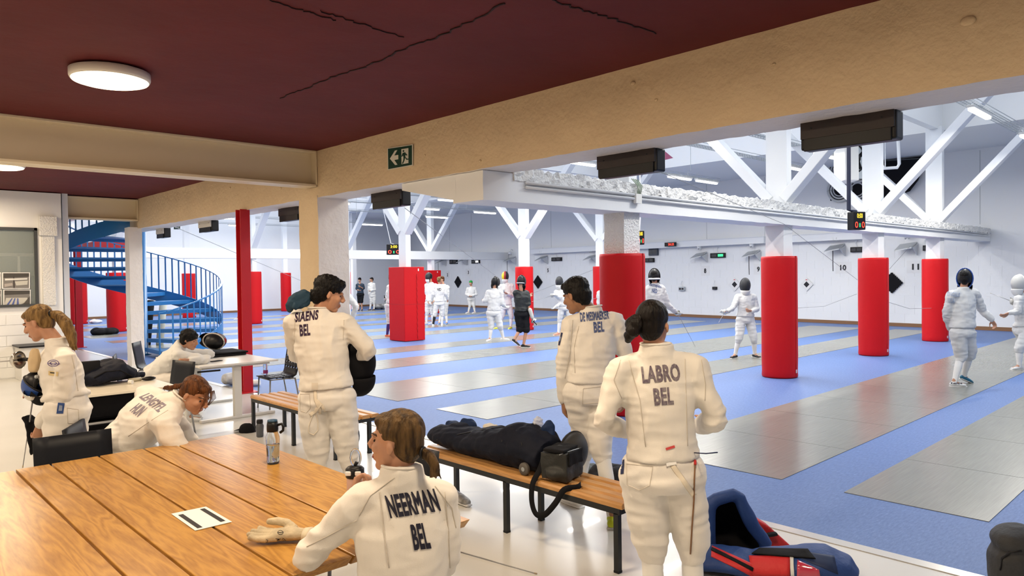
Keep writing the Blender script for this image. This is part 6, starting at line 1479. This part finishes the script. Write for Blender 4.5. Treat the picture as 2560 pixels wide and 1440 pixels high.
# ---- carried things
def mask_thing(c, look, up, label, **kw):
    A = axes(look, up); t = thing('fencing_mask', label, 'fencing mask', c, 'fencing masks')
    mask_on(t, c, A, kw.pop('s', 1.0), **kw); return t, A
mask_thing(dep(888, 905, 5.72), FW*-.2+RT*.8, V((0, 0, 1))-RT*.3, 'black fencing mask held under the arm of the dark haired fencer', bib=M_BLACKM, trim=M_BLACKM, front=M_BLACKM, s=1.12, lite=True)
epee(dep(886, 950, 5.75), dep(886, 1032, 5.9), 'thin sword hanging below the held black mask', None, .003)
mb = MB(); chain(mb, [dep(724, 772, 5.44), dep(736, 752, 5.46), dep(760, 742, 5.5), dep(786, 744, 5.5)], [.030, .052, .055, .035]); chain(mb, [dep(740, 766, 5.42), dep(765, 756, 5.46)], [.03, .035])
me = bake(mb, .008, 4, disp=lambda q: noise.noise(q*16)*.012-abs(noise.noise(q*24))*.010); c = dep(755, 760, 5.46); me.transform(Matrix.Translation(-c)); o = put('hood_cloth', me, mat('teal_cloth', (.010, .040, .075), .8, bump=(60, .3))); o.location = c
tag(o, 'dark teal hooded garment carried over the shoulder of the mask holder', 'garment')
# bottle of the drinking fencer
c = dep(888, 1222, 2.98); t = thing('drinking_bottle', 'pink bottle with black and white lid at the mouth of the seated fencer', 'bottle', c)
part('body', MB().lathe(c, ((.026, -.12), (.032, -.11), (.034, 0), (.034, .045), (.030, .052)), 24), mat('pink_bottle', (.62, .40, .33), .45), t, True)
part('lid', MB().lathe(c+V((0, 0, .05)), ((.037, 0), (.038, .008), (.038, .034), (.030, .042), (.015, .046)), 24), M_BLACK, t, True)
for a in (-1, 1): part('lid_patch', MB().obox(c+V((0, 0, .072))-FW*.036+RT*a*.020, RT*.012, FW*.006, (0, 0, .009)), M_SIGNW, t, bevel=.004)
part('carry_loop', MB().tube([c+V((0, 0, .095))+RT*(.004+.020*math.sin(k*PI/8))+V((0, 0, .034-.034*math.cos(k*PI/8))) for k in range(17)], .005, 8), M_CLEARB, t, True)
part('spout', MB().tube([c+V((0, 0, .092)), c+V((0, 0, .112))+RT*.008], .007, 8), M_BLACK, t, True)
# swords, mask and glove of the woman with the ponytail
g1 = dep(46, 900, 5.28); epee(g1, dep(-60, 909, 5.3), 'sword with a silver guard pointing left from the ponytail woman', .066, .004)
g2 = dep(84, 985, 5.16); epee(g2, dep(57, 1168, 5.3), 'sword with a silver guard pointing to the floor by the ponytail woman', .066, .004)
t, A = mask_thing(dep(92, 962, 5.22), RT*-.5+V((0, 0, -.8)), RT*-.8+FW*.3, 'dark blue fencing mask hanging in the hand of the ponytail woman', front=MB_BLUE, bib=M_BLACKM, s=.72, lite=True)
mb = MB().tube([dep(88, 930, 5.2), dep(86, 900, 5.2), dep(88, 872, 5.2)], [(.03, .05), (.034, .055), (.018, .035)], 14, sq=RT); me = bake(mb, .008, 2, disp=lambda q: noise.noise(q*25)*.006); c = dep(88, 930, 5.2); me.transform(Matrix.Translation(-c)); o = put('padded_bib', me, mat('cream_pad', (.62, .48, .30), .8)); o.location = c
tag(o, 'cream padded bib in front of the chest of the ponytail woman', 'padded bib')
mb = MB().tube([dep(66, 1040, 5.25), dep(80, 1060, 5.25), dep(82, 1100, 5.25), dep(78, 1140, 5.25)], [(.02, .05), (.03, .06), (.028, .045), (.008, .012)], 12, sq=RT); me = bake(mb, .008, 2, disp=lambda q: noise.noise(q*22)*.01); c = dep(80, 1060, 5.25); me.transform(Matrix.Translation(-c)); o = put('black_pouch', me, M_BLACKM); o.location = c
tag(o, 'black pouch with straps hanging from the lowered hand', 'pouch')
# mask lying open on the flat case, mask on the bench, mask under the far bench
t, A = mask_thing(dep(535, 853, 10.35), FW*.9+RT*.2+V((0, 0, .15)), RT, 'fencing mask lying open on the flat black case', front=mat('mask_inside', (.055, .020, .018), .5), trim=mat('pale_rim', (.55, .52, .5), .5), bib=M_BLACK, s=1.06)
c = dep(555, 851, 10.33); part('inner_pad', MB().obox(c, RT*.06, FW*.01, (0, 0, .03)), mat('red_pad', (.42, .02, .04), .5), t, bevel=.01); part('inner_strap', MB().obox(dep(540, 852, 10.34), RT*.022, FW*.01, (0, 0, .12)), M_BLACKM, t, bevel=.005)
mask_thing(V((3.84, 3.42, .58)), RT*.25-FW*.9, V((0, 0, 1))+RT*.3, 'black fencing mask lying on the bench beside the shoulder bag', bib=mat('cream_bib', (.7, .66, .58), .8), s=.9, lite=True)
mask_thing(V((4.02, 6.75, .15)), -FW+RT*.3, V((0, 0, 1)), 'black fencing mask standing under the far bench', bib=M_BLACKM, s=.95, lite=True)
def sneaker(p, d, m, label):
    p, d = V(p), V(d).normalized(); t = thing('sneaker', label, 'shoe', p); mb = MB(); b0 = p+V((0, 0, .05))
    mb.tube([b0-d*.09, b0-d*.05, b0+d*.03-V((0, 0, .005)), b0+d*.10-V((0, 0, .015)), b0+d*.15-V((0, 0, .02))], [(.03, .04), (.036, .045), (.042, .036), (.044, .028), (.028, .018)], 14, sq=d.cross(V((0, 0, 1))))
    skin('upper', bake(mb, .007, 2), m, t)
    part('sole', MB().tube([p-d*.10+V((0, 0, .012)), p+d*.03+V((0, 0, .012)), p+d*.16+V((0, 0, .012))], [(.034, .011), (.042, .011), (.03, .011)], 12, sq=d.cross(V((0, 0, 1)))), M_SHOEW, t, True)
sneaker(onz(1146, 1256), RT*.6-FW*.8, mat('grey_sneaker', (.5, .5, .5), .6, var=(30, .6)), 'grey and white sneaker on the floor beside the seated fencer')
# brand print on the white shoe of the blue masked fencer
q = quad(*[dep(x, y, 11.22) for x, y in ((2377, 962), (2406, 962), (2406, 955), (2377, 955))]); lettering('shoe_print', 'Kempa', q, INK_N, R10[0], offset=.03)
bpy.data.scenes.remove(TMP)
